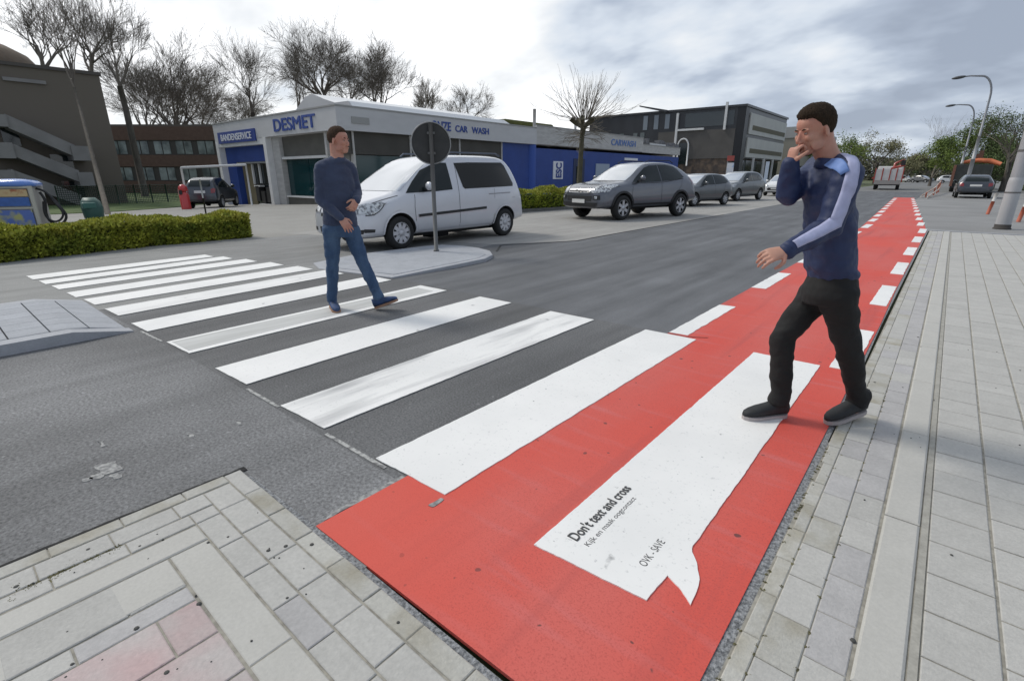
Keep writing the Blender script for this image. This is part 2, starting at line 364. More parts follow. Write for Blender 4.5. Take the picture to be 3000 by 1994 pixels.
# ---- white markings
def paint(name, wear, dirt, bands=None):
    mt = bpy.data.materials.new(name); mt.use_nodes = True; t = mt.node_tree; b = t.nodes['Principled BSDF']; N, L = t.nodes.new, t.links.new
    tcn = N('ShaderNodeTexCoord')
    def nz(s, st=(1, 1, 1), d=4):
        m_ = N('ShaderNodeMapping'); m_.inputs['Scale'].default_value = st; L(tcn.outputs['Object'], m_.inputs[0]); n_ = N('ShaderNodeTexNoise'); n_.inputs['Scale'].default_value = s; n_.inputs['Detail'].default_value = d; L(m_.outputs[0], n_.inputs[0]); return n_.outputs['Fac']
    def mixc(f, a, b_, lo, hi, top=1.):
        r_ = N('ShaderNodeMapRange'); r_.inputs[1].default_value = lo; r_.inputs[2].default_value = hi; r_.inputs[4].default_value = top; L(f, r_.inputs[0]); m_ = N('ShaderNodeMix'); m_.data_type = 'RGBA'; L(r_.outputs[0], m_.inputs[0])
        if isinstance(a, tuple): m_.inputs[6].default_value = (*a, 1)
        else: L(a, m_.inputs[6])
        m_.inputs[7].default_value = (*b_, 1); return m_.outputs[2]
    c1 = mixc(nz(1.5), (.84, .83, .80), (.75, .745, .72), .4, .7)
    c1 = mixc(nz(60, d=2), c1, (.62, .62, .60), .62, .8)
    if dirt: c1 = mixc(nz(3.0, (2.4, .32, 1), 5), c1, (.34, .34, .34), .48, .80, dirt)
    c1 = mixc(nz(6, d=6), c1, (.20, .20, .20), .70-wear, .76); c1 = mixc(nz(38, d=3), c1, (.30, .30, .30), .70, .78)
    L(c1, b.inputs['Base Color']); b.inputs['Roughness'].default_value = .55
    bp = N('ShaderNodeBump'); bp.inputs['Strength'].default_value = .2; bp.inputs['Distance'].default_value = .002; L(nz(140), bp.inputs['Height']); L(bp.outputs[0], b.inputs['Normal']); return mt
mp0 = paint('road_paint', 0, 0); mp1 = paint('road_paint_scuffed', .03, .9); mp2 = paint('road_paint_faded', .0, .45)
mgrey = mat('faded_paint', (.56, .56, .54), .7, nscale=5, c2=(.46, .46, .44), stretch=(2, .2, 1))
def ragged(poly, amp=.0025, step=.03, seed=0):
    out = []
    for i, (x0, y0) in enumerate(poly):
        x1, y1 = poly[(i+1) % len(poly)]; l = math.hypot(x1-x0, y1-y0); n = max(1, int(l/step)); nx_, ny_ = -(y1-y0)/l, (x1-x0)/l
        for k in range(n):
            t = k/n; x, y = x0+(x1-x0)*t, y0+(y1-y0)*t; q = mnoise.noise(Vector((x*9+seed, y*9, 1)))*amp*1.3+mnoise.noise(Vector((x*45+seed, y*45, 5)))*amp if k else 0
            out.append((x+nx_*q, y+ny_*q))
    return out
zc = thing('zebra_crossing', 'zebra crossing of wide white stripes painted across the dark asphalt', 'zebra crossing', (0, 0, 0))
tLn = [-10.1, -9.48, -8.92, -8.24, -7.62, -6.88, -5.97, -5.03, -4.02, -3.00, -2.005]
tRn = [-9.68, -9.12, -8.56, -7.83, -7.19, -6.42, -5.53, -4.55, -3.52, -2.51, -1.500]
sN = [.925, .98, 1.03, 1.07, 1.125, 1.17, 1.19, 1.22, 1.245, 1.255, 1.275]
tRf = [-10.0, -9.5, -8.85, -8.15, -7.42, -6.72, -5.78, -4.68, -3.63, -2.52, -1.48]
tLf = [-10.38, -9.88, -9.27, -8.60, -7.88, -7.20, -6.25, -5.18, -4.12, -3.06, -1.965]
sF = [3.43, 3.56, 3.70, 3.82, 3.93, 4.04, 4.20, 4.24, 4.28, 4.28, 4.31]
for i in range(11):
    b = MB(); b.prism(ragged([(tLn[i], sN[i]), (tRn[i], sN[i]+.02), (tRf[i], sF[i]), (tLf[i], sF[i]-.01)], .0028, .03), .004, .0085 if i > 9 else .008)
    b.build('stripe', [mp0, mp0, mp0, mp0, mp0, mp2, mp0, mp0, mp0, mp1, mp0][i], zc)
# the faded core of the eighth stripe
b = MB(); b.prism([(-4.99, 1.25), (-4.62, 1.26), (-4.78, 4.1), (-5.08, 4.1)], .008, .0095); b.build('faded_patch', mgrey, zc)
msg = thing('speech_bubble_marking', 'white speech bubble stripe with black road safety text on the red cycle path', 'road marking', (0, 0, 0))
b = MB(); poly = [(-.985, 1.30), (-.52, 1.335), (-.512, 1.49), (-.445, 1.455), (-.396, 1.415), (-.402, 1.485), (-.414, 1.545), (-.452, 1.62), (-.488, 1.665), (-.500, 1.70), (-.498, 1.74), (-.504, 4.29), (-.985, 4.28)]
b.prism(ragged(poly, .0022, .015), .004, .009); b.build('bubble', mp0, msg)
mblk = mat('black_lettering', (.03, .03, .03), .6, nscale=40, c2=(.09, .09, .09))
put_text('lettering', "Don't text and cross", .465, (-.862, 1.425, .0092), (0, 0, math.pi/2), mblk, msg, height=.052, fat=.014, depth=.0004)
put_text('lettering', "Kijk en maak oogcontact", .405, (-.803, 1.43, .0092), (0, 0, math.pi/2), mblk, msg, height=.032, fat=.0, depth=.0004)
put_text('lettering', "OVK - SAVE", .175, (-.590, 1.475, .0092), (0, 0, math.pi/2), mblk, msg, height=.032, fat=.0, depth=.0004)
# dashes beside the cycle path
ld = thing('lane_dashes', 'white dashes along both edges of the red cycle path', 'road marking', (0, 0, 0))
def dash(x0, x1, y0, y1, sh=0): b = MB(); b.prism(ragged([(x0, y0), (x1, y0+sh), (x1, y1+sh), (x0, y1)], .005, .05), .004, .0085); b.build('dash', mp0, ld)
y = 4.36
while y < 42:
    x = rl(y)
    dash(x-.0, x+.17, y, y+1.38, .02); y += 2.6
y = 4.32; first = True
dash(-.445, -.29, 4.30, 5.62)
y = 6.88
while y < 42:
    x = rr(y+.6); dash(x-.165, x-.008, y, y+1.36); y += 2.46
# aggregate-filled gap between coating and pavers
mgravel = mat('gap_gravel', (.12, .125, .13), .9, nscale=70, c2=(.34, .35, .36), bump=1, bscale=110, detail=2)
b = MB()
yy = [.3]+[.8+.1*i for i in range(170)]
random.seed(4)
for y0, y1 in zip(yy, yy[1:]):
    wd = .055 if y0 < 1.6 else .036 if y0 < 3 else .028
    b.prism([(-.272-.02*min(1, max(0, (y0-4)/2)), y0), (-.272-.02*min(1, max(0, (y1-4)/2))+wd, y0), (-.272-.02*min(1, max(0, (y1-4)/2))+wd, y1), (-.272-.02*min(1, max(0, (y1-4)/2)), y1)], -.02, -.001)
struct('gravel_gap', b, mgravel)
b = MB(); b.prism([(-2.35, .745), (-.2, .745), (-.2, .80), (-1.757, .80), (-2.35, .79)], -.02, .001); struct('gravel_gap', b, mgravel)

# ---- paving of separate blocks
mpav = mat('paver', (.455, .445, .415), .85, nscale=9, amt=.08, nscale2=70, amt2=.09, island=.045, bump=.25, bscale=150)
mpavb = mat('paver_bluish', (.43, .418, .408), .85, nscale=9, amt=.10, nscale2=70, amt2=.09, island=.06, bump=.25, bscale=150)
mpavs = mat('paver_stained', (.43, .42, .38), .85, nscale=6, c2=(.31, .285, .22), lo=.45, hi=.75, nscale2=70, amt2=.1, island=.08, bump=.3, bscale=150)
mpavp = mat('paver_pink', (.46, .42, .40), .85, nscale=4, c2=(.47, .345, .335), nscale2=70, amt2=.08, island=.05, bump=.25, bscale=150)
mstrip = mat('kerb_concrete', (.48, .468, .43), .8, nscale=4, amt=.07, nscale2=80, amt2=.06, bump=.15, bscale=200)
msand = mat('joint_sand', (.35, .33, .28), .95, nscale=30, amt=.35)
def block(b, x0, x1, y0, y1, z, g=.003, ch=.0035, h=.05, jit=.0015, mi=0, ragged=0):
    z += random.uniform(-jit, jit); x0 += g/2; x1 -= g/2; y0 += g/2; y1 -= g/2
    if ragged: x0 += random.uniform(0, ragged)
    t = [(x0+ch, y0+ch, z), (x1-ch, y0+ch, z), (x1-ch, y1-ch, z), (x0+ch, y1-ch, z)]; m_ = [(x0, y0, z-ch*.7), (x1, y0, z-ch*.7), (x1, y1, z-ch*.7), (x0, y1, z-ch*.7)]; l = [(x, y, z-h) for x, y, _ in m_]
    b.add(t+m_+l, [(0, 1, 2, 3)]+[(4+i, 4+(i+1) % 4, (i+1) % 4, i) for i in range(4)]+[(8+i, 8+(i+1) % 4, 4+(i+1) % 4, 4+i) for i in range(4)], mi=mi)
random.seed(7)
b = MB(); PZ = .012
def column(x0, x1, ya, yb, ln, off, mi=0, g=.0035, ragged=0, mf=None):
    y = ya-off
    while y < yb: block(b, x0, x1, max(y, ya), min(y+ln, yb), PZ, g, mi=(mf() if mf else mi), ragged=ragged) if y+ln > ya+.02 else None; y += ln
Y0, Y1 = .82, 17.5
column(-.236, -.174, Y0, Y1, .217, .05, 2, ragged=.016)
column(-.174, -.062, Y0, Y1, .217, .12, mf=lambda: random.choice((0, 0, 2, 1)))
column(-.062, .052, Y0, Y1, .217, .02, mf=lambda: random.choice((1, 1, 0)))
x = .212; i = 0
while x < 9: column(x, x+.193, Y0, Y1, .222, .11*(i % 2)+.03, 0, g=.007); x += .196; i += 1
y = Y0-.35
while y < Y1: block(b, .058, .184, max(Y0, y), min(y+.975, Y1), PZ+.006, .006, .008, mi=3); y += .975
# courses of the corner by the camera
def rowc(y0, y1, xa, xb, ln, off, mi=0, mf=None):
    x = xa-off
    while x < xb: block(b, max(x, xa), min(x+ln, xb), y0, y1, PZ+.012, .005, mi=(mf() if mf else mi)) if x+ln > xa+.02 else None; x += ln
rowc(.690, .768, -2.41, -.20, .232, .0, mf=lambda: random.choice((2, 2, 0)))
rowc(.572, .687, -2.33, -.20, .226, .04)
rowc(.474, .569, -2.21, -.20, .226, .14, mf=lambda: random.choice((0, 1)))
x = -1.98+.0
rowc(.335, .470, -1.99, -.20, .99, .3, mi=3)
def colc(x0, x1, ya, yb, ln, off, mi=0): 
    y = yb+off
    while y > ya: block(b, x0, x1, max(ya, y-ln), min(y, yb), PZ+.012, .005, mi=mi) if min(y, yb)-max(ya, y-ln) > .02 else None; y -= ln
colc(-2.413, -2.335, -3, .690, .232, .05, 2); colc(-2.33, -2.215, -3, .572, .226, .1, 0); colc(-2.21, -2.125, -3, .474, .226, 0, 0)
y = .474
while y > -3: block(b, -2.118, -1.99, y-.99, y, PZ+.014, .006, .006, mi=3); y -= .99
for k in range(18): colc(-1.985+.0+k*.193, -1.985+(k+1)*.193, -3, .330, .222, .1*(k % 2), 3 if k == 0 else 0) if k in (0,) else None
# columns of slabs inside, a few of them pinkish
xc = -1.985
for ci, (wd_, ln_, off_) in enumerate([(.20, .30, .13), (.09, .34, .02), (.195, .30, .18), (.195, .30, .05), (.195, .30, .21), (.195, .30, .10), (.195, .30, .24)]):
    y = .330+off_-.2
    y = .330+off_
    while y > -3:
        ya_, yb_ = y-ln_, min(y, .330)
        if yb_-ya_ > .03:
            pink = ci in (2, 3, 4) and -.45 < (ya_+yb_)/2 < .30 and random.random() < .75
            block(b, xc, xc+wd_, ya_, yb_, PZ+.012, .007, mi=4 if pink else random.choice((0, 0, 1)))
        y -= ln_
    xc += wd_
pv = b.build('pavement', [mpav, mpavb, mpavs, mstrip, mpavp]); pv['kind'] = 'structure'
b = MB(); b.prism([(-.236, .80), (9.1, .80), (9.1, 17.5), (-.236, 17.5)], -.03, .0075); b.prism([(-2.41, -3), (9.1, -3), (9.1, .80), (-.2, .80), (-.2, .765), (-2.405, .765)], -.03, .0195); struct('pavement_bed', b, msand)
b = MB(); b.prism([(.1865, .82), (.210, .82), (.210, 17.5), (.1865, 17.5)], 0, .0125); struct('channel', b, mat('channel_mortar', (.38, .365, .32), .9, nscale=14, amt=.22, nscale2=90, amt2=.12))
# channel beside the kerb strip, faint moss marks, chewing gum spots
b = MB(); random.seed(11)
for i in range(110):
    if i < 45: x_, y_ = random.uniform(-2.3, -.9), random.uniform(-.2, .74); z_ = PZ+.0125
    else: x_, y_ = random.uniform(-.2, 2.5), random.uniform(.9, 6) ; z_ = PZ+.0022
    r_ = random.choice((.003, .004, .006, .009)); b.lathe([(0, .0012), (r_*.8, .001), (r_, -.003)], (x_, y_, z_+(.006 if .05 < x_ < .19 else 0)), n=8)
o = b.build('gum_spots', mat('old_gum', (.06, .06, .055), .8)); setp(o, kind='stuff', label='dark chewing gum spots and specks trodden onto the pavers', cat='gum spots')
# moss: short tufts in the joints
mmoss = mat('moss', (.26, .235, .12), .95, nscale=20, amt=.4, island=.4)
b = MB()
def tuft(x_, y_, r_, z_):
    for k in range(int(60*r_/.05)):
        a = random.uniform(0, 6.28); rr_ = r_*math.sqrt(random.random()); px, py = x_+rr_*math.cos(a), y_+rr_*math.sin(a)*.6; h_ = random.uniform(.002, .007); q = random.uniform(.002, .005)
        b.add([(px-q, py-q, z_), (px+q, py, z_), (px, py+q, z_), (px, py, z_+h_)], [(0, 1, 3), (1, 2, 3), (2, 0, 3)])
for k in range(22): tuft(-2.21+random.gauss(0, .012), .06+random.gauss(0, .10), .022, PZ+.008)
for k in range(10): tuft(-2.17+random.gauss(0, .02), -.25+random.gauss(0, .08), .03, PZ+.010)
for k in range(26): tuft(1.12+random.gauss(0, .12), 3.78+random.gauss(0, .05), .04, PZ)
for k in range(10): tuft(.76+random.gauss(0, .02), 4.02+random.gauss(0, .02), .03, PZ)
for k in range(130): tuft(random.choice((-.228, -.228, -.174, -.062))+random.gauss(0, .004), random.uniform(.9, 4.5), .008, PZ-.003)
o = b.build('moss', mmoss); setp(o, kind='stuff', label='olive moss growing between the pavers', cat='moss')

# paint residue left of the red coating, pale scuffs and a broken old marking on the near asphalt, painted shade strip along the pavers
mres = mat('paint_residue', (.40, .40, .38), .8, nscale=40, c2=(.18, .18, .18), lo=.35, hi=.6)
b = MB(); b.prism(ragged([(-1.790, .90), (-1.762, .84), (-1.757, 1.27), (-1.782, 1.27)], .005, .02), .0, .0035)
b.prism(ragged([(-1.50, 1.195), (-1.475, 1.20), (-1.478, 1.27), (-1.495, 1.27)], .004, .01), .004, .0065)
for px, py, w_, h_, s_ in ((320, 1370, .075, .045, 1), (285, 1395, .03, .02, 2), (340, 1395, .035, .015, 3), (300, 1300, .05, .012, 4), (255, 1405, .02, .015, 5), (560, 1275, .04, .008, 6), (700, 1240, .03, .006, 7)):
    q = G(px, py); b.prism(ragged([(q.x-w_, q.y-h_), (q.x+w_*.8, q.y-h_*.8), (q.x+w_, q.y+h_), (q.x-w_*.7, q.y+h_*.9)], .012, .012, s_), .0, .003)
struct('paint_residue', b, mres)
b = MB(); b.prism(ragged([(-2.455, .80), (-2.475, -3), (-2.412, -3), (-2.412, .80)], .006, .02, 3), .0, .004); struct('tar_edge', b, mat('tar', (.012, .012, .012), .9))  # near-black strip painted as the shadow of the raised paving edge
# ---- traffic islands
mkerb = mat('island_concrete', (.40, .41, .43), .8, nscale=5, amt=.1, nscale2=60, amt2=.08, bump=.2, bscale=120)
mslab = mat('island_slab', (.375, .39, .415), .8, nscale=6, amt=.12, nscale2=50, amt2=.1, island=.04, bump=.2, bscale=120)
isl = thing('traffic_island', 'low grey kerbed refuge of square slabs at the near edge of the crossing', 'traffic island', (-6.6, -2, 0))
b = MB()
def ih(y): return .095 if y < .75 else .095*max(0.08, (1.14-y)/.39)
def wedge(b, x0, x1, y0, y1, base=-.01, top=0):
    for a, c in ((y0, min(y1, .7)), (max(y0, .7), y1)):
        if c-a < .005: continue
        b.add([(x0, a, base), (x1, a, base), (x1, c, base), (x0, c, base), (x0, a, ih(a)+top), (x1, a, ih(a)+top), (x1, c, ih(c)+top), (x0, c, ih(c)+top)], [(3, 2, 1, 0), (4, 5, 6, 7), (0, 1, 5, 4), (1, 2, 6, 5), (2, 3, 7, 6), (3, 0, 4, 7)])
wedge(b, -5.80, -5.645, -8, 1.13); wedge(b, -7.58, -7.44, -8, 1.10); b.build('kerb', mkerb, isl)
b = MB(); yy = 1.11
while yy > -8:
    xk = -7.436
    while xk < -5.82:
        wedge(b, xk, min(xk+.262, -5.806), yy-.262, yy-.006, top=.002); xk += .269
    yy -= .268
b.build('slab', mslab, isl)
isl2 = thing('traffic_island', 'rounded grey traffic island with the round sign standing on it', 'traffic island', (-6.8, 5.8, 0))
out = [(-5.86, 4.28), (-5.80, 5.5), (-5.86, 6.22), (-6.05, 6.62), (-6.42, 6.95), (-6.85, 7.10), (-7.35, 7.12), (-7.75, 6.95), (-7.88, 6.6), (-7.95, 5.0), (-7.9, 4.2), (-7.4, 4.02)]
def isz(x, y): return .06 if y > 5 else .010+.05*max(0, (y-4.0))
b = MB(); b.prism(out, -.01, lambda x, y: isz(x, y)); b.build('kerb', mkerb, isl2, bevel=.012)
cx_, cy_ = -6.87, 5.6
b = MB(); b.prism([(cx_+(x-cx_)*.89, cy_+(y-cy_)*.91) for x, y in out], 0, lambda x, y: isz(x, y)+.004); b.build('slab', mslab, isl2)
# kerb at the far right end of the pavement
b = MB(); b.span((-.23, 17.5, -.02), (9, 17.62, .03)); struct('kerb', b, mkerb)
# ================================================================ VEHICLES
mglass = mat('car_glass', (.016, .022, .022), .06, spec=.35)
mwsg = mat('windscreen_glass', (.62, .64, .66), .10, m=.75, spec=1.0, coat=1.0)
mtyre = mat('tyre_rubber', (.018, .018, .018), .85, bump=.3, bscale=60)
mrim = mat('alloy_rim', (.50, .51, .53), .35, m=.6)
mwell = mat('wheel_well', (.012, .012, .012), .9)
mblackp = mat('black_plastic', (.022, .022, .023), .55)
mseamc = mat('panel_gap', (.02, .02, .02), .8)
mlamp = mat('lamp_glass', (.62, .64, .64), .12, m=.35, nscale=18, c2=(.16, .16, .17), lo=.45, hi=.6, coat=1)
mtail = mat('tail_lamp', (.22, .012, .015), .2, coat=1)
mplate = mat('number_plate', (.62, .62, .60), .5)
mchrome = mat('chrome', (.7, .7, .7), .15, m=1)
def paintm(name, c, m=.35): return mat(name, c, .30, m=m, coat=.9, nscale=1.2, amt=.06, nscale2=500, amt2=.03)
def poly_grid(poly, step):
    bm = bmesh.new(); vs = [bm.verts.new((x, y, 0)) for x, y in poly]; bm.faces.new(vs)
    xs = [p[0] for p in poly]; ys = [p[1] for p in poly]
    for ax, lo, hi in ((0, min(xs), max(xs)), (1, min(ys), max(ys))):
        k = lo+step
        while k < hi-1e-4:
            co = [0, 0, 0]; co[ax] = k; no = [0, 0, 0]; no[ax] = 1
            bmesh.ops.bisect_plane(bm, geom=bm.verts[:]+bm.edges[:]+bm.faces[:], plane_co=co, plane_no=no); k += step
    bmesh.ops.triangulate(bm, faces=[f for f in bm.faces if len(f.verts) > 4])
    bm.verts.index_update(); v = [(q.co.x, q.co.y) for q in bm.verts]; f = [[q.index for q in ff.verts] for ff in bm.faces]; bm.free(); return v, f
def decal(bvh, poly, axis, name, m, parent, off=.006, step=.09, both=True, th=0):
    V2, Fc = poly_grid(poly, step)
    res = None
    for sgn in ((1, -1) if (both and axis in ('side', 'fs')) else (1,)):
        mb = MB()
        out = []; ok = []
        for a, c in V2:
            if axis == 'side': o, d = Vector((4*sgn, a, c)), Vector((-sgn, 0, 0))
            elif axis == 'front' or axis == 'fs': o, d = Vector((a*sgn, -8, c)), Vector((0, 1, 0))
            elif axis == 'rear': o, d = Vector((a, 8, c)), Vector((0, -1, 0))
            else: o, d = Vector((a, c, 6)), Vector((0, 0, -1))
            h = bvh.ray_cast(o, d)
            if h[0] is None: out.append(o); ok.append(False)
            else:
                n_ = h[1] if h[1].dot(d) < 0 else -h[1]; out.append(h[0]+n_*off); ok.append(True)
        fs = [f for f in Fc if all(ok[i] for i in f)]
        flip = (axis == 'side' and sgn < 0) or axis in ('rear',) or (axis == 'fs' and sgn < 0)
        if axis in ('front', 'fs'): flip = not flip if axis == 'front' else flip
        mb.add(out, [f[::-1] if flip else f for f in fs], True)
        if mb.f: res = mb.build(name, m, parent, world=False)
    return res
def wheel_parts(parent, loc, r, wd, sgn, spokes=6, rimm=None, rr=.66):
    w_ = bpy.data.objects.new('wheel', bpy.data.meshes.new('wheel')); 
    t = MB(); h = wd/2
    t.lathe([(r*.60, -h*.9), (r*.80, -h), (r*.93, -h*.92), (r, -h*.6), (r, h*.6), (r*.93, h*.92), (r*.80, h), (r*.60, h*.9), (r*.60, -h*.9)], loc, 'x', 32)
    o = t.build('wheel', mtyre, parent, world=False)
    b = MB(); x0 = loc[0]+sgn*h*.86; q = r*rr
    b.lathe([(q, x0-loc[0]), (q*.93, x0-loc[0]+sgn*.012), (q*.9, x0-loc[0]-sgn*.01), (q*.88, x0-loc[0]-sgn*.05)], loc, 'x', 32)
    for k in range(spokes):
        a = 2*math.pi*(k+.5)/spokes; c_, s_ = math.cos(a), math.sin(a); Mx = Matrix(((1, 0, 0), (0, c_, -s_), (0, s_, c_)))
        b.box(Vector((x0-sgn*.012, loc[1], loc[2]))+Mx @ Vector((0, q*.52, 0)), (.022, q*.86, q*.34), M=Mx)
    b.lathe([(0, x0-loc[0]+sgn*.012), (q*.26, x0-loc[0]+sgn*.010), (q*.28, x0-loc[0]-sgn*.02)], loc, 'x', 16)
    b.build('rim', rimm or mrim, o, world=False)
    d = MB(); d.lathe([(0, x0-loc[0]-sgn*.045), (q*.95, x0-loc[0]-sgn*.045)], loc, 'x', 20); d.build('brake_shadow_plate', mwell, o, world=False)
def car_body(st, wheels, wr, paint, name, parent, sub=2, arch=1.17, wx=.9, crown=.012):
    mb = MB(); H = 11; vs = []
    for (y, zb, zs, zt, wl, ws, wt) in st:
        zm = zb+(zs-zb)*.42
        half = [(0, zb), (wl*.72, zb), (wl*.95, zb+.04), (wl, zb+(zs-zb)*.22), (wl*1.005, zm), (wl*.5+ws*.5+.004, zs-(zs-zb)*.16), (ws, zs), (ws+(wt-ws)*.55, zs+(zt-zs)*.55), (wt, zt-(zt-zs)*.07), (wt*.86, zt), (0, zt+crown)]
        ring = [(x, y, z) for x, z in half]+[(-x, y, z) for x, z in half[-2:0:-1]]; vs += ring
    n = len(ring); k = len(st)
    fs = [(i*n+j, (i+1)*n+j, (i+1)*n+(j+1) % n, i*n+(j+1) % n) for i in range(k-1) for j in range(n)]
    # end caps as strips
    for base, flip in ((0, False), ((k-1)*n, True)):
        for j in range(n//2-0):
            a, b_, c_, d_ = j, j+1, n-j-1, (n-j) % n
            if a == d_: f = (a, b_, c_)
            elif b_ >= c_: f = (a, b_, d_) if b_ == c_ else None
            else: f = (a, b_, c_, d_)
            if f is None: continue
            f = tuple(base+q for q in f); fs.append(f[::-1] if flip else f)
            if b_ == c_: break
    mb.add(vs, fs, True); me = mb.mesh('shell')
    bm = bmesh.new(); bm.from_mesh(me); bmesh.ops.recalc_face_normals(bm, faces=bm.faces[:]); bm.to_mesh(me); bm.free()
    me = evalmesh(me, [('SUBSURF', dict(levels=sub, render_levels=sub))], 'shell'); full = bvh_of(me)
    # wheel arches
    cut = MB()
    for wy in wheels:
        for s in (1, -1): cut.lathe([(0, -.16), (wr*arch, -.16), (wr*arch, .35), (0, .35)] if s > 0 else [(0, -.35), (wr*arch, -.35), (wr*arch, .16), (0, .16)], (s*wx, wy, wr*1.02), 'x', 36, smooth=True)
    cm = cut.mesh('cut'); bm = bmesh.new(); bm.from_mesh(cm); bmesh.ops.remove_doubles(bm, verts=bm.verts[:], dist=1e-5); bmesh.ops.recalc_face_normals(bm, faces=bm.faces[:]); bm.to_mesh(cm); bm.free()
    cm.materials.append(mwell); me.materials.append(paint)
    co = bpy.data.objects.new('cut', cm); C.objects.link(co)
    me = evalmesh(me, [('BOOLEAN', dict(object=co, operation='DIFFERENCE', solver='EXACT', material_mode='TRANSFER'))], name)
    bpy.data.objects.remove(co)
    o = link(name, me, None, parent); return o, full
def strip_poly(pts, w_):
    up = [(a, b+w_/2) for a, b in pts]; dn = [(a, b-w_/2) for a, b in pts]; return up+dn[::-1]
def vstrip(pts, w_):
    up = [(a-w_/2, b) for a, b in pts]; dn = [(a+w_/2, b) for a, b in pts]; return up+dn[::-1]
def mirror_parts(root, x, y, z, paint, s=1):
    for sg in (1, -1):
        b = MB(); b.ell((sg*(x+.10), y, z+.07), (Vector((.10, 0, 0)), Vector((0, .055, 0)), Vector((0, 0, .085))), 14, 8); o = b.build('wing_mirror', paint, root, world=False)
        b = MB(); b.box((sg*(x+.01), y+.0, z+.0), (.14, .05, .05)); b.build('mirror_arm', mblackp, o, world=False)
        b = MB(); b.ell((sg*(x+.10), y+.03, z+.07), (Vector((.085, 0, 0)), Vector((0, .045, 0)), Vector((0, 0, .068))), 14, 8); b.build('mirror_glass', mglass, o, world=False)

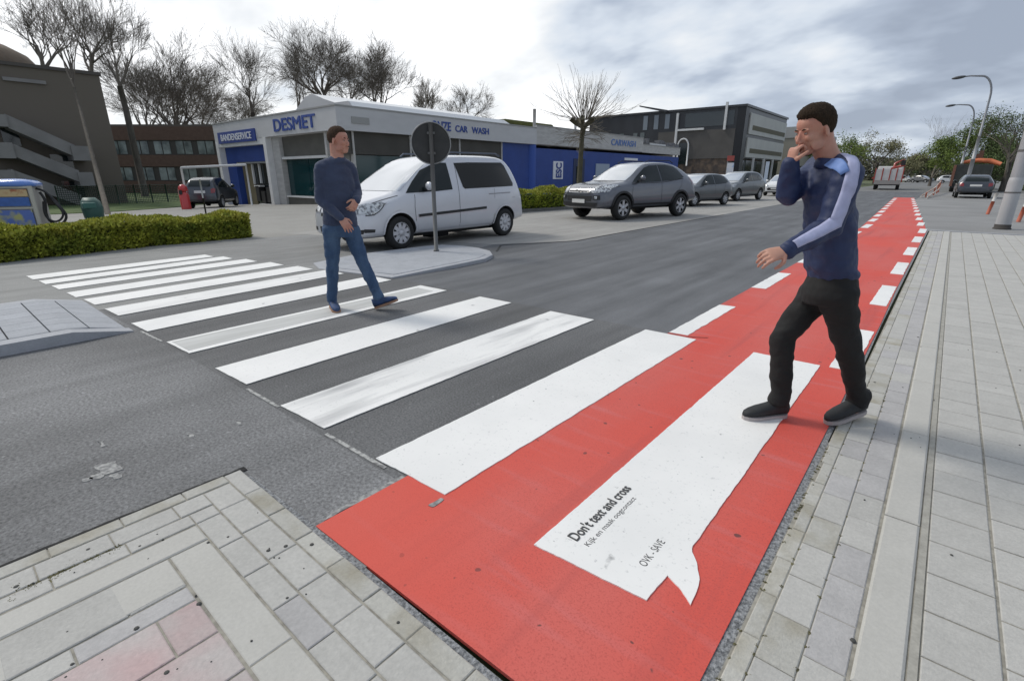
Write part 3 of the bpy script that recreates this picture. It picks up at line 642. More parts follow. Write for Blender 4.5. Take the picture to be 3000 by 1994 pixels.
# ---- the silver van ------------------------------------------------------
def make_van():
    root = thing('parked_van', 'silver passenger van with tinted rear side glass and black rubbing strip', 'van', (-9.03, 7.80, .004), R(0.5))
    pm = paintm('silver_paint', (.66, .67, .70), .2)
    st = [(-2.50, .34, .52, .62, .55, .56, .50), (-2.47, .27, .62, .80, .74, .72, .60), (-2.36, .24, .76, .90, .84, .80, .66), (-2.10, .24, .84, .98, .875, .84, .68), (-1.85, .24, .90, 1.03, .89, .86, .68), (-1.64, .24, .96, 1.08, .895, .87, .69),
          (-1.56, .24, .99, 1.12, .895, .87, .69), (-1.1, .24, 1.04, 1.42, .90, .88, .70), (-.62, .24, 1.07, 1.69, .90, .885, .70), (-.38, .24, 1.08, 1.775, .90, .885, .705), (0, .24, 1.10, 1.82, .90, .885, .71), (1.0, .24, 1.12, 1.84, .90, .885, .715), (1.62, .25, 1.13, 1.83, .90, .88, .71), (1.86, .28, 1.13, 1.75, .89, .87, .69), (2.10, .32, 1.12, 1.52, .87, .85, .68), (2.24, .35, 1.02, 1.22, .86, .83, .70), (2.32, .36, .66, .82, .84, .80, .72), (2.33, .40, .55, .60, .78, .74, .68)]
    o, bv = car_body(st, (-1.57, 1.58), .325, pm, 'body', root)
    g = mat('tinted_glass', (.028, .028, .026), .15, spec=.25)
    decal(bv, [(-1.36, 1.07), (-1.12, 1.29), (-.86, 1.50), (-.60, 1.60), (-.30, 1.655), (-.17, 1.655), (-.13, 1.12), (-.6, 1.09)], 'side', 'front_door_glass', mglass, root)
    decal(bv, [(.05, 1.655), (.5, 1.675), (1.62, 1.69), (1.71, 1.62), (1.93, 1.22), (1.90, 1.16), (.24, 1.125), (.19, 1.17)], 'side', 'rear_side_glass', g, root)
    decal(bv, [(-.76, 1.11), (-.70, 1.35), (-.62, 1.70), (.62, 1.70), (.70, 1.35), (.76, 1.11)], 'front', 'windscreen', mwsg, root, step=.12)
    decal(bv, [(-.62, 1.18), (-.56, 1.62), (.56, 1.62), (.62, 1.18)], 'rear', 'rear_window', g, root, step=.2)
    decal(bv, [(-1.12, .605), (-1.12, .66), (.9, .73), (.9, .675)], 'side', 'rubbing_strip', mblackp, root, off=.014)
    decal(bv, [(-1.05, .31), (-1.05, .345), (1.05, .335), (1.05, .30)], 'side', 'sill_trim', pm, root, off=.02)
    for nm, pl in (('door_seam', vstrip([(-1.17, 1.04), (-1.20, .8), (-1.18, .35)], .010)), ('door_seam', vstrip([(.06, 1.66), (.05, 1.1), (.05, .35)], .009)), ('door_seam', vstrip([(1.20, 1.12), (1.20, .90)], .006)), ('slide_rail', strip_poly([(1.0, 1.00), (1.78, 1.015)], .022)), ('fuel_flap', strip_poly([(1.84, .9), (1.96, .9)], .004)), ('bonnet_seam', strip_poly([(-2.30, .86), (-1.9, .955), (-1.55, 1.03)], .009))):
        decal(bv, pl, 'side', nm, mseamc if nm != 'slide_rail' else mat('rail_grey', (.30, .30, .32), .5), root, off=.0035)
    hl = decal(bv, [(.46, .70), (.44, .79), (.60, .86), (.78, .905), (.845, .90), (.86, .80), (.80, .72)], 'fs', 'headlight', mlamp, root, step=.05, off=.012)
    decal(bv, [(-2.30, .70), (-2.31, .80), (-2.14, .885), (-1.93, .92), (-1.93, .86), (-2.04, .77), (-2.16, .71)], 'side', 'headlight', mlamp, root, step=.05, off=.014)
    decal(bv, strip_poly([(-2.32, .69), (-2.16, .70), (-2.04, .76), (-1.92, .86), (-1.92, .93)], .016), 'side', 'headlight_edge', mseamc, root, off=.016)
    decal(bv, [(-.42, .64), (-.42, .70), (.42, .70), (.42, .64)], 'front', 'grille', mblackp, root)
    decal(bv, [(-.50, .33), (-.50, .44), (.50, .44), (.50, .33)], 'front', 'lower_grille', mblackp, root)
    decal(bv, [(.60, .36), (.60, .43), (.82, .44), (.80, .36)], 'fs', 'fog_lamp_slot', mblackp, root)
    decal(bv, [(-2.37, .38), (-2.37, .45), (-2.16, .435), (-2.17, .38)], 'side', 'fog_lamp_slot', mblackp, root)
    decal(bv, [(-.26, .50), (-.26, .60), (.26, .60), (.26, .50)], 'front', 'number_plate', mplate, root, off=.015)
    for sg in (1, -1):
        b = MB(); b.tube([(sg*.67, -.25, 1.80), (sg*.67, -.15, 1.868), (sg*.67, 1.5, 1.885), (sg*.67, 1.62, 1.83)], .017, 6); b.build('roof_rail', mat('rail_dark', (.10, .12, .16), .4), root, world=False)
    for wy in (-1.57, 1.58):
        for sg in (1, -1): wheel_parts(root, (sg*.80, wy, .325), .325, .205, sg, 9, mat('hubcap', (.56, .56, .58), .4, m=.2))
    # wheel arch lip
    for wy in (-1.57, 1.58):
        pts = []
        for k in range(13): a = math.pi*k/12; pts.append((wy+.425*math.cos(a), .33+.425*math.sin(a)))
        inn = [(wy+.385*math.cos(math.pi*k/12), .33+.385*math.sin(math.pi*k/12)) for k in range(13)]
        decal(bv, pts+inn[::-1], 'side', 'arch_lip', pm, root, off=.013, step=.06)
    mirror_parts(root, .88, -.88, 1.13, pm)
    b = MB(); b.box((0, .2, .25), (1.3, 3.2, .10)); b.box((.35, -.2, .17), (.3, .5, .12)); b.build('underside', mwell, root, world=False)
    # seats seen through the door glass
    return root
van = make_van()

# ---- SUV -------------------------------------------------------------------
def make_suv():
    root = thing('parked_suv', 'dark grey metallic off-roader with big arched wheels parked behind the silver van', 'off-roader', (-8.75, 16.95, .004), R(-14))
    root.scale = (1.10, 1.10, 1.10)
    pm = paintm('grey_paint', (.125, .133, .155), .45)
    st = [(-2.30, .48, .66, .76, .52, .52, .46), (-2.27, .36, .72, .88, .74, .72, .60), (-2.16, .33, .82, .97, .86, .82, .66), (-1.90, .33, .92, 1.03, .905, .87, .68), (-1.5, .33, .98, 1.08, .92, .89, .70), (-1.16, .33, 1.02, 1.12, .92, .89, .70), (-1.05, .33, 1.03, 1.16, .92, .89, .69),
          (-.62, .33, 1.04, 1.42, .92, .89, .65), (-.28, .33, 1.05, 1.60, .92, .89, .635), (0, .33, 1.06, 1.665, .92, .89, .63), (.7, .33, 1.09, 1.69, .92, .895, .63), (1.3, .35, 1.12, 1.63, .92, .895, .61), (1.75, .40, 1.14, 1.47, .91, .88, .60), (2.05, .44, 1.10, 1.28, .89, .86, .66), (2.22, .46, .90, 1.02, .87, .82, .70), (2.26, .50, .66, .74, .80, .74, .66)]
    o, bv = car_body(st, (-1.35, 1.37), .36, pm, 'body', root, arch=1.18)
    decal(bv, [(-.92, 1.09), (-.62, 1.28), (-.26, 1.50), (-.02, 1.565), (.34, 1.585), (.36, 1.10), (-.4, 1.075)], 'side', 'front_door_glass', mglass, root)
    decal(bv, [(.42, 1.105), (.40, 1.59), (.75, 1.60), (1.18, 1.55), (1.34, 1.47), (1.55, 1.23), (1.30, 1.15)], 'side', 'rear_door_glass', mglass, root)
    decal(bv, strip_poly([(-.96, 1.06), (-.3, 1.055), (.5, 1.08), (1.5, 1.18)], .018), 'side', 'window_trim', mblackp, root)
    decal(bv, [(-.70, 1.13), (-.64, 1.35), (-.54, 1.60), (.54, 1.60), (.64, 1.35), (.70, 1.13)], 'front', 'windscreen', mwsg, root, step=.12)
    decal(bv, [(-.55, 1.18), (-.46, 1.48), (.46, 1.48), (.55, 1.18)], 'rear', 'rear_window', mglass, root, step=.2)
    for pl in (vstrip([(-.94, 1.05), (-.98, .75), (-.94, .42)], .010), vstrip([(.385, 1.6), (.385, 1.05), (.39, .42)], .010), vstrip([(1.42, 1.15), (1.35, .95), (1.02, .62), (.98, .42)], .009)):
        decal(bv, pl, 'side', 'door_seam', mseamc, root, off=.0035)
    decal(bv, [(-.88, .36), (-.88, .47), (.90, .47), (.90, .36)], 'side', 'sill_cladding', mblackp, root, off=.016)
    for wy in (-1.35, 1.37):
        pts = [(wy+.485*math.cos(math.pi*k/14), .36+.485*math.sin(math.pi*k/14)) for k in range(15)]; inn = [(wy+.425*math.cos(math.pi*k/14), .36+.425*math.sin(math.pi*k/14)) for k in range(15)]
        decal(bv, pts+inn[::-1], 'side', 'wheel_arch_cladding', mblackp, root, off=.018, step=.06)
    decal(bv, [(.50, .80), (.49, .92), (.62, 1.00), (.80, 1.02), (.87, .98), (.84, .86), (.74, .78)], 'fs', 'headlight', mlamp, root, step=.05, off=.012)
    decal(bv, [(-2.10, .80), (-2.12, .95), (-1.88, 1.02), (-1.80, .96), (-1.9, .84)], 'side', 'headlight', mlamp, root, step=.05, off=.014)
    decal(bv, [(-.44, .80), (-.46, .90), (.46, .90), (.44, .80)], 'front', 'grille', mchrome, root, off=.014)
    decal(bv, [(-.42, .815), (-.43, .845), (.43, .845), (.42, .815)], 'front', 'grille_slot', mblackp, root, off=.02)
    b = MB(); b.ell((0, -2.345, .86), (Vector((.10, 0, 0)), Vector((0, .012, 0)), Vector((0, 0, .03))), 12, 6); b.build('badge', mchrome, root, world=False)
    decal(bv, [(-.50, .56), (-.54, .70), (.54, .70), (.50, .56)], 'front', 'lower_grille', mblackp, root, off=.010)
    decal(bv, [(-.70, .40), (-.74, .52), (.74, .52), (.70, .40)], 'front', 'bumper_cladding', mblackp, root, off=.012)
    decal(bv, [(-.27, .50), (-.27, .61), (.27, .61), (.27, .50)], 'front', 'number_plate', mplate, root, off=.028)
    decal(bv, [(.58, .60), (.58, .72), (.78, .73), (.80, .60)], 'fs', 'fog_lamp', mblackp, root, off=.012)
    decal(bv, [(.63, .63), (.63, .70), (.72, .70), (.72, .63)], 'fs', 'fog_lamp_lens', mlamp, root, off=.02)
    decal(bv, [(1.95, 1.0), (1.85, 1.2), (2.02, 1.25), (2.10, 1.0)], 'side', 'tail_light', mtail, root)
    for wy in (-1.35, 1.37):
        for sg in (1, -1): wheel_parts(root, (sg*.83, wy, .36), .36, .235, sg, 6, rr=.68)
    mirror_parts(root, .90, -.66, 1.13, pm)
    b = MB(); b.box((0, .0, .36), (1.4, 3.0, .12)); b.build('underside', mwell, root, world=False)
    for sg in (1, -1):
        b = MB(); b.tube([(sg*.56, -.1, 1.66), (sg*.56, .05, 1.725), (sg*.56, 1.1, 1.725), (sg*.56, 1.25, 1.65)], .014, 6); b.build('roof_rail', mblackp, root, world=False)
    return root
suv = make_suv()

# ---- hatchbacks / small cars -------------------------------------------------
def make_hatch(label, cat, loc, rz, pm, L=4.0, W=1.70, Hh=1.50, boxy=.0, group=None, front_style=0, name='parked_car', rear=False):
    root = thing(name, label, cat, loc, rz, group)
    s = L/4.0; q = W/1.70; h = Hh/1.50
    def S(l): return [(y*s, zb*h, zs*h, zt*h, wl*q, ws*q, wt*q) for y, zb, zs, zt, wl, ws, wt in l]
    st = S([(-2.0, .42, .52, .60, .46, .46, .42), (-1.98, .28, .60, .72, .68, .66, .56), (-1.86, .24, .70, .84, .79, .76, .62), (-1.6, .24, .80, .92, .83, .80, .64), (-1.25, .24, .87, .97, .845, .82, .65), (-1.02, .24, .90, 1.00, .85, .82, .65), (-.93, .24, .91, 1.04, .85, .82, .65),
          (-.45, .24, .93, 1.30, .85, .82, .61), (-.12, .24, .94, 1.44, .85, .82, .595), (.15, .24, .95, 1.485, .85, .82, .59), (.75, .24, .97, 1.49, .85, .82, .585), (1.3, .26, .99, 1.45-.02*(1-boxy), .845, .81, .57), (1.62, .30, 1.0, 1.30+.06*boxy, .83, .80, .57), (1.84, .33, .95, 1.08+.06*boxy, .81, .77, .60), (1.96, .36, .74, .84, .78, .72, .62), (1.99, .40, .56, .62, .70, .66, .58)])
    r = .30*h; wy1, wy2 = -1.25*s, 1.27*s
    o, bv = car_body(st, (wy1, wy2), r, pm, 'body', root, sub=2, wx=.84*q)
    P = lambda l: [(a*s, b*h) for a, b in l]; X = lambda l: [(a*q, b*h) for a, b in l]
    decal(bv, P([(-.80, .97), (-.45, 1.20), (-.18, 1.36), (.0, 1.40), (.26, 1.41), (.28, .98)]), 'side', 'front_door_glass', mglass, root)
    decal(bv, P([(.34, .985), (.32, 1.41), (.85, 1.41), (1.25, 1.36), (1.48, 1.10), (1.2, 1.02)]), 'side', 'rear_door_glass', mglass, root)
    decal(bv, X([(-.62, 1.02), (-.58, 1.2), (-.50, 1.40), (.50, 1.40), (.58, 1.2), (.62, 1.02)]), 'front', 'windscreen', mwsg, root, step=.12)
    decal(bv, X([(-.54, 1.04), (-.49, 1.34), (.49, 1.34), (.54, 1.04)]), 'rear', 'rear_window', mglass, root, step=.1)
    for pl in (vstrip(P([(-.86, .93), (-.88, .6), (-.84, .32)]), .010), vstrip(P([(.30, 1.0), (.30, .32)]), .010), vstrip(P([(1.2, 1.0), (.98, .5), (.95, .32)]), .010)): decal(bv, pl, 'side', 'door_seam', mseamc, root, off=.0035, step=.2)
    decal(bv, X([(.42, .66), (.44, .74), (.62, .83), (.76, .86), (.80, .80), (.70, .68)]), 'fs', 'headlight', mlamp, root, step=.06, off=.012)
    decal(bv, P([(-1.84, .68), (-1.85, .79), (-1.55, .87), (-1.62, .74)]), 'side', 'headlight', mlamp, root, step=.06, off=.012)
    if front_style == 1:
        decal(bv, X([(-.46, .40), (-.52, .50), (-.44, .58), (.44, .58), (.52, .50), (.46, .40)]), 'front', 'grille', mblackp, root, off=.012)
        decal(bv, X([(-.60, .27), (-.62, .32), (.62, .32), (.60, .27)]), 'front', 'lower_lip', mblackp, root, off=.012)
    else:
        decal(bv, X([(-.36, .62), (-.40, .70), (.40, .70), (.36, .62)]), 'front', 'grille', mblackp, root, off=.012)
        decal(bv, X([(-.52, .34), (-.52, .44), (.52, .44), (.52, .34)]), 'front', 'lower_grille', mblackp, root, off=.012)
    decal(bv, X([(-.26, .46), (-.26, .55), (.26, .55), (.26, .46)]), 'front', 'number_plate', mplate, root, off=.02)
    decal(bv, X([(.56, .72), (.56, .94), (.70, .96), (.76, .74)]), 'fs' if False else 'side', 'dummy', mtail, root) if False else None
    for sg in (1, -1): decal(bv, X([(sg*a, b_) for a, b_ in [(.54, .74), (.54, .92), (.68, .98), (.75, .92), (.72, .76)]]), 'rear', 'tail_light', mtail, root, off=.01)
    decal(bv, X([(-.27, .74), (-.27, .86), (.27, .86), (.27, .74)]), 'rear', 'number_plate', mplate, root, off=.015)
    decal(bv, X([(-.66, .34), (-.66, .44), (.66, .44), (.66, .34)]), 'rear', 'bumper_trim', mblackp, root, off=.01)
    for wy in (wy1, wy2):
        for sg in (1, -1): wheel_parts(root, (sg*.755*q, wy, r), r, .19, sg, 7)
    mirror_parts(root, .82*q, -.60*s, .98*h, pm)
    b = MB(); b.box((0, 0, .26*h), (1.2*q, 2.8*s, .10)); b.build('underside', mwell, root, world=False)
    return root
GK = 'cars parked along the kerb'
setp(van, group=None)
dk = paintm('charcoal_paint', (.10, .105, .112), .4); dk2 = paintm('dark_green_grey_paint', (.13, .14, .14), .4); wt = paintm('white_paint', (.78, .78, .77), .0); bl = paintm('dark_blue_grey_paint', (.055, .062, .075), .4)
c2 = make_hatch('charcoal hatchback right behind the dark grey off-roader', 'car', (-9.75, 25.8, .004), R(-14), dk, 4.0, 1.72, 1.52, group=GK)
c3 = make_hatch('boxy grey people carrier between the charcoal and the white hatchback', 'car', (-10.0, 32.8, .004), R(-10), dk2, 4.3, 1.78, 1.66, boxy=1, group=GK)
c4 = make_hatch('white hatchback with wide black grille parked beyond the grey people carrier', 'car', (-9.75, 42.8, .004), R(0), wt, 4.0, 1.74, 1.50, front_style=1, group=GK)
c5 = make_hatch('dark estate car seen from behind parked on the right beside the cycle path', 'car', (1.05, 47.2, 0), R(182), bl, 4.5, 1.86, 1.50, boxy=.6)
c6 = dup(c2, (-13.2, 31.5, .004), R(-12), 'pale car half hidden behind the charcoal hatchback', GK)
c7 = dup(c2, (-5.3, 141, 0), R(60), 'small dark car crossing the street far away', 'distant cars in the street')
c8 = dup(c4, (-8.8, 150, 0), R(70), 'tiny white car far down the street left of the dark one', 'distant cars in the street')
c9 = dup(c4, (-.6, 128, 0), R(100), 'tiny pale car far down the street beside the dark truck', 'distant cars in the street')
c10 = make_hatch('black van standing in front of the showroom beside the red pump', 'van', (-30.2, 10.9, -.2), R(232), bl, 3.7, 1.6, 1.55, boxy=1)
c11 = dup(c4, (-12.9, 38.0, .004), R(-8), 'white car roof showing between the people carrier and the white hatchback', GK)

# ---- lorry with crane, far down the street --------------------------------
def box_part(name, m, parent, *spans):
    b = MB()
    for a, c_ in spans: b.span(a, c_)
    return b.build(name, m, parent, world=False, bevel=.01)
mred2 = mat('red_paint', (.42, .06, .04), .4, coat=.4, nscale=3, amt=.2); mwhite = mat('white_panel', (.66, .64, .62), .5, nscale=2, amt=.15); morange = mat('orange_paint', (.62, .17, .07), .6, nscale=3, amt=.2)
lorry = thing('crane_lorry', 'red and white flatbed lorry with a folded red crane facing us down the street', 'lorry', (-5.3, 66.5, 0), R(4))
box_part('cargo_box', mwhite, lorry, ((-1.15, 0, .95), (1.15, 5, 2.05)))
for xx in (-1.17, -.55, .1, .65, 1.17): box_part('post', mred2, lorry, ((xx-.05, -.03, .75), (xx+.05, .06, 2.15)))
box_part('chassis', mblackp, lorry, ((-1.1, -.02, .45), (1.1, 7, .9)))
box_part('tail_board', mat('board_grey', (.36, .33, .31), .6), lorry, ((-1.12, -.06, .55), (1.12, -.01, .93)))
for xx in (-.95, .95):
    for yy in (.8, 5.6):
        t = MB(); t.lathe([(.2, -.15), (.45, -.15), (.48, 0), (.45, .15), (.2, .15)], (xx, yy, .48), 'x', 20); t.build('wheel', mtyre, lorry, world=False)
b = MB(); b.box((0, 5.9, 1.6), (2.3, 1.8, 1.6)); b.build('cab', mwhite, lorry, world=False, bevel=.12)
b = MB(); b.tube([(.3, .6, 2.1), (.35, .6, 2.6), (1.0, .8, 3.0), (.7, .6, 2.2)], [.13, .13, .10, .08], 8); b.tube([(.1, .4, 2.1), (1.2, .4, 2.45)], .12, 8); b.build('crane_arm', mred2, lorry, world=False)
b = MB(); b.box((1.0, .4, 2.65), (.35, .3, .5)); b.build('grab', mblackp, lorry, world=False)
for xx in (-1.25, 1.25): box_part('lamp_bracket', mred2, lorry, ((xx-.12, .1, 1.1), (xx+.12, .2, 1.25)))
truck = thing('dark_truck', 'dark box truck with an orange load behind the dark estate car', 'truck', (1.0, 61.5, 0), R(-3))
box_part('body', mat('dark_green_panel', (.045, .05, .045), .5, nscale=2, amt=.4), truck, ((-1.25, 0, .7), (1.25, 6, 2.35)))
box_part('frame_post', mat('rust_brown', (.20, .09, .06), .7), truck, ((-1.3, -.04, .5), (-1.1, .1, 2.3)))
box_part('undercarriage', mblackp, truck, ((-1.2, .05, .35), (1.2, 6, .69)))
for yy in (.9, 4.8):
    for xx in (-1.05, 1.05): MB().lathe([(.2, -.2), (.45, -.2), (.48, 0), (.45, .2), (.2, .2)], (xx, yy, .48), 'x', 20).build('wheel', mtyre, truck, world=False)
b = MB(); b.tube([(-.7, .6, 2.55), (.2, .5, 2.68), (1.0, .5, 2.62), (1.75, .5, 2.35)], [.13, .19, .22, .16], 10); b.build('orange_load', morange, truck, world=False)
b = MB(); b.tube([(-.8, 1.2, 2.45), (-.2, 1.2, 2.8), (.5, 1.1, 2.78)], .14, 8); b.build('tarpaulin_roll', mat('tan_tarp', (.34, .28, .2), .8), truck, world=False)
b = MB(); b.box((.2, .9, 3.0), (.5, .4, .45)); b.box((.3, .9, 3.35), (.3, .3, .3)); b.build('load_stack', mat('brown_load', (.12, .06, .04), .8), truck, world=False)
# ================================================================ PEOPLE
mskin = mat('skin', (.53, .285, .205), .5, nscale=9, c2=(.47, .19, .14), lo=.4, hi=.8, nscale2=60, amt2=.05, spec=.35)
mhair = mat('brown_hair', (.045, .030, .019), .95, spec=.15, nscale=120, c2=(.025, .018, .012), stretch=(1, 1, .3), bump=.8, bscale=120)
mhair2 = mat('short_brown_hair', (.080, .048, .030), .95, spec=.15, nscale=120, c2=(.04, .027, .02), stretch=(1, 1, .3), bump=.7, bscale=150)
meye = mat('eye_white', (.36, .31, .28), .5); miris = mat('iris', (.03, .02, .015), .2)
mnavy = mat('navy_jacket', (.010, .020, .068), .62, nscale=5, c2=(.014, .028, .092), bump=.5, bscale=18)
mstripe = mat('pale_stripe', (.44, .46, .66), .6, nscale=30, amt=.15)
mshould = mat('light_blue_panel', (.17, .29, .62), .6, nscale=20, amt=.15)
mjumper = mat('slate_blue_jumper', (.046, .062, .112), .9, nscale=6, c2=(.036, .048, .09), bump=.6, bscale=30, sheen=.15)
mcollar = mat('jumper_collar', (.028, .036, .062), .9)
mjeans = mat('blue_jeans', (.036, .075, .150), .85, nscale=4, c2=(.085, .145, .235), stretch=(1.5, 1.5, .6), lo=.45, hi=.75, nscale2=90, amt2=.15, bump=.5, bscale=25)
mblackt = mat('black_trousers', (.0105, .0105, .0105), .85, nscale=5, amt=.3, bump=.5, bscale=18)
mshoe = mat('dark_canvas_shoe', (.018, .020, .022), .7, nscale=30, amt=.3); msole = mat('pale_sole', (.40, .36, .35), .6)
mshoeb = mat('blue_shoe', (.035, .075, .19), .7, nscale=14, c2=(.02, .035, .07)); msoleb = mat('tan_sole', (.35, .20, .13), .7)
def remesh(mb, vox, smooth, name, amp=0, sc_=14, seed=0, vstretch=1.):
    me = evalmesh(mb.mesh('raw'), [('REMESH', dict(mode='VOXEL', voxel_size=vox)), ('SMOOTH', dict(factor=.5, iterations=smooth))], name)
    if amp:
        ns = [v.normal.copy() for v in me.vertices]
        for v, n_ in zip(me.vertices, ns):
            p = Vector((v.co.x*sc_, v.co.y*sc_, v.co.z*sc_*vstretch)); v.co += n_*amp*(mnoise.noise(p+Vector((seed, 0, 0)))+.5*mnoise.noise(p*2.3))
    me.polygons.foreach_set('use_smooth', [True]*len(me.polygons)); return me
def add_hand(mb, wr, tip, palm_n, thumb, curl=.5, sc_=1.0, spread=.0205):
    """palm + four bent fingers of different lengths + thumb from the side of the palm"""
    wr, tip = Vector(wr), Vector(tip); d = (tip-wr).normalized(); n_ = Vector(palm_n); n_ = (n_-d*n_.dot(d)).normalized(); s = d.cross(n_).normalized()*thumb
    L = .085*sc_
    mb.loft([(wr-d*.03, s*.024, n_*.02), (wr, s*.027*sc_, n_*.019), (wr+d*L*.35, s*.036*sc_, n_*.0165), (wr+d*L*.8, s*.041*sc_, n_*.015), (wr+d*L, s*.038*sc_, n_*.012), (wr+d*L*1.06, s*.030*sc_, n_*.008)], 16)
    for i, (off, ln, cr) in enumerate([(1.5, .070, .8), (.5, .080, 1.0), (-.5, .075, 1.1), (-1.5, .058, 1.3)]):
        p = wr+d*(L*(.97-.03*abs(off-.3)))+s*off*spread*sc_; a = curl*cr*.45; dirv = d+s*off*.05; pts = [p-d*.02, p]
        for k, f in enumerate((.45, .32, .25)):
            dd = (dirv*math.cos(a)+n_*math.sin(a)).normalized(); pts.append(pts[-1]+dd*ln*f*sc_); a += curl*cr*(.75 if k == 0 else .6)
        mb.tube(pts, [.009*sc_, .009*sc_, .0085*sc_, .0078*sc_, .006*sc_], 8)
    p = wr+d*L*.25+s*.026*sc_; q1 = p+(d*.55+s*.75+n_*.25).normalized()*.034*sc_; q2 = q1+(d*.85+s*.25+n_*(.25+.3*curl)).normalized()*.030*sc_; q3 = q2+(d*.95-s*.1+n_*(.3+.4*curl)).normalized()*.022*sc_
    mb.tube([p-s*.012, p, q1, q2, q3], [.013, .0125*sc_, .0105*sc_, .0095*sc_, .0065*sc_], 8)
def head_frame(fwd, tilt):
    f = Vector(fwd).normalized(); up = Vector((0, 0, 1)); s = f.cross(up).normalized()
    q = Matrix.Rotation(tilt, 3, s); f = q @ f; u = s.cross(f).normalized(); return f, s, u
def add_head(mb, c, f, s, u, k=1.0):
    c = Vector(c); P = lambda a, b, e_: c+(f*a+s*b+u*e_)*k
    E = lambda pa, ra: mb.ell(P(*pa), (s*ra[1]*k, f*ra[0]*k, u*ra[2]*k), 24, 16)
    E((-.012, 0, .030), (.098, .077, .092)); E((.029, 0, -.024), (.064, .061, .084)); E((.030, 0, .040), (.061, .062, .052)); E((.056, 0, -.090), (.036, .036, .026)); E((.020, 0, -.075), (.055, .052, .035))
    for g in (1, -1):
        E((.066, g*.038, -.022), (.022, .020, .022)); E((.030, g*.050, -.07), (.04, .012, .028)); E((.079, g*.028, .017), (.012, .024, .007))
        mb.ell(P(-.004, g*.079, -.012), ((f*.85-u*.2+s*g*.35).normalized()*.019*k, (s*g-f*.3).normalized()*.006*k, (u+f*.15).normalized()*.032*k), 14, 10)
        E((.098, g*.011, -.040), (.012, .008, .008))
    mb.tube([P(.086, 0, .012), P(.096, 0, -.010), P(.107, 0, -.032), P(.101, 0, -.043)], [.007*k, .009*k, .0115*k, .008*k], 10)
    E((.093, 0, -.062), (.012, .022, .006)); E((.090, 0, -.073), (.012, .019, .007))
    return P
def add_hair(P, c, f, s, u, k, root, m, top=.012, quiff=0, name='hair'):
    mb = MB(); mb.ell((0, 0, 0), (Vector((1, 0, 0)), Vector((0, 1, 0)), Vector((0, 0, 1))), 56, 40)
    c = Vector(c); vs = []
    for x, y, z in mb.v:   # x forward, y side, z up on a unit sphere
        a, b, e_ = x*.098-.012, y*.077, z*.092+.030
        line = .070+.006*mnoise.noise(Vector((y*14, x*9, 2))) if x > .62 else (.070-(.62-x)*.165+.005*mnoise.noise(Vector((z*16, x*16, 4))) if x > .1 else (-.008-(.1-x)*.075))
        line = max(line, -.052); t = (e_-line)/.028; t = max(0., min(1., t+.5)); t = t*t*(3-2*t)
        n_ = Vector((x/.098, y/.077, z/.092)).normalized(); g = top*(.30+.70*max(0, z))+quiff*max(0, x)*max(0, z)*1.6
        g += .0035*mnoise.noise(Vector((x*9, y*9, z*9)))+.002*mnoise.noise(Vector((x*25, y*25, z*25)))
        off = -.012*(1-t)+g*t; p = Vector((a, b, e_))+n_*off; vs.append(c+(f*p.x+s*p.y+u*p.z)*k)
    h = MB(); h.v = [tuple(v) for v in vs]; h.f = mb.f; h.sm = mb.sm; h.mi = mb.mi
    return h.build(name, m, root, world=False)
def add_eyes(P, f, s, u, k, root):
    for g in (1, -1):
        b = MB(); b.ell(P(.0815, g*.030, .001), (s*.0105*k, f*.006*k, u*.0045*k), 12, 8); o = b.build('eye', meye, root, world=False)
        b = MB(); b.ell(P(.0850, g*.030, .001), (s*.0055*k, f*.0025*k, u*.0044*k), 10, 6); b.build('iris', miris, o, world=False)
        b = MB(); b.tube([P(.088, g*.014, .019), P(.092, g*.030, .023), P(.076, g*.046, .018)], [.003*k, .0038*k, .0022*k], 6); b.build('eyebrow', mhair, root, world=False)
    b = MB(); b.tube([P(.093, -.020, -.068), P(.1035, 0, -.0675), P(.093, .020, -.068)], [.001, .0026, .001], 6); b.build('lips', mat('lip_line', (.25, .06, .05), .5), root, world=False)
def shoe(root, heel, toe, z, wd, m, ms, lift=0, ankle=None, pitch=0.0, toe_up=0):
    heel, toe = Vector(heel), Vector(toe); d = (toe-heel); L = d.length; d.normalize(); s = Vector((d.y, -d.x, 0)).normalized(); u = s.cross(d).normalized()
    if u.z < 0: u = -u
    b = MB(); P = lambda t, h_: heel+d*L*t+u*h_
    hs = [(0.0, .030, .020, .55), (.03, .040, .034, .75), (.15, .047, .040, .85), (.32, .045, .040, .85), (.5, .036, .044, .95), (.68, .029, .047, 1.0), (.84, .022, .042, .9), (.94, .017, .030, .7), (.995, .011, .014, .4)]
    b.loft([(P(t, .022+h_), s*wd*(wq/.047), u*h_) for t, h_, wq, _ in hs], 18, power=.85)
    if ankle is not None: b.loft([(P(.17, .06), s*.036, d*.05), (P(.17, .085), s*.037, d*.048), (P(.16, .11), s*.036, d*.044)], 16)
    o = b.build('shoe', m, root, world=False)
    b = MB(); out = []
    for t, wq in [(0, .014), (.04, .031), (.15, .039), (.32, .038), (.5, .043), (.68, .049), (.84, .045), (.94, .033), (1.0, .012)]: out.append((t, wq*wd/.047))
    top = [P(t, .024)+s*q for t, q in out]+[P(t, .024)-s*q for t, q in out[::-1]]; bot = [P(t, .0)+s*q*.97 for t, q in out]+[P(t, .0)-s*q*.97 for t, q in out[::-1]]
    n = len(top); b.add(top+bot, [list(range(n)), list(range(n, 2*n))[::-1]]+[(i, i+n, (i+1) % n+n, (i+1) % n) for i in range(n)]); b.build('sole', ms, o, world=False)
    for t in (.40, .48, .56):
        q = MB(); q.tube([P(t, .083-.055*(t-.3))+s*.018, P(t, .09-.06*(t-.3)), P(t, .083-.055*(t-.3))-s*.018], .0028, 5); q.build('lace', ms, o, world=False)
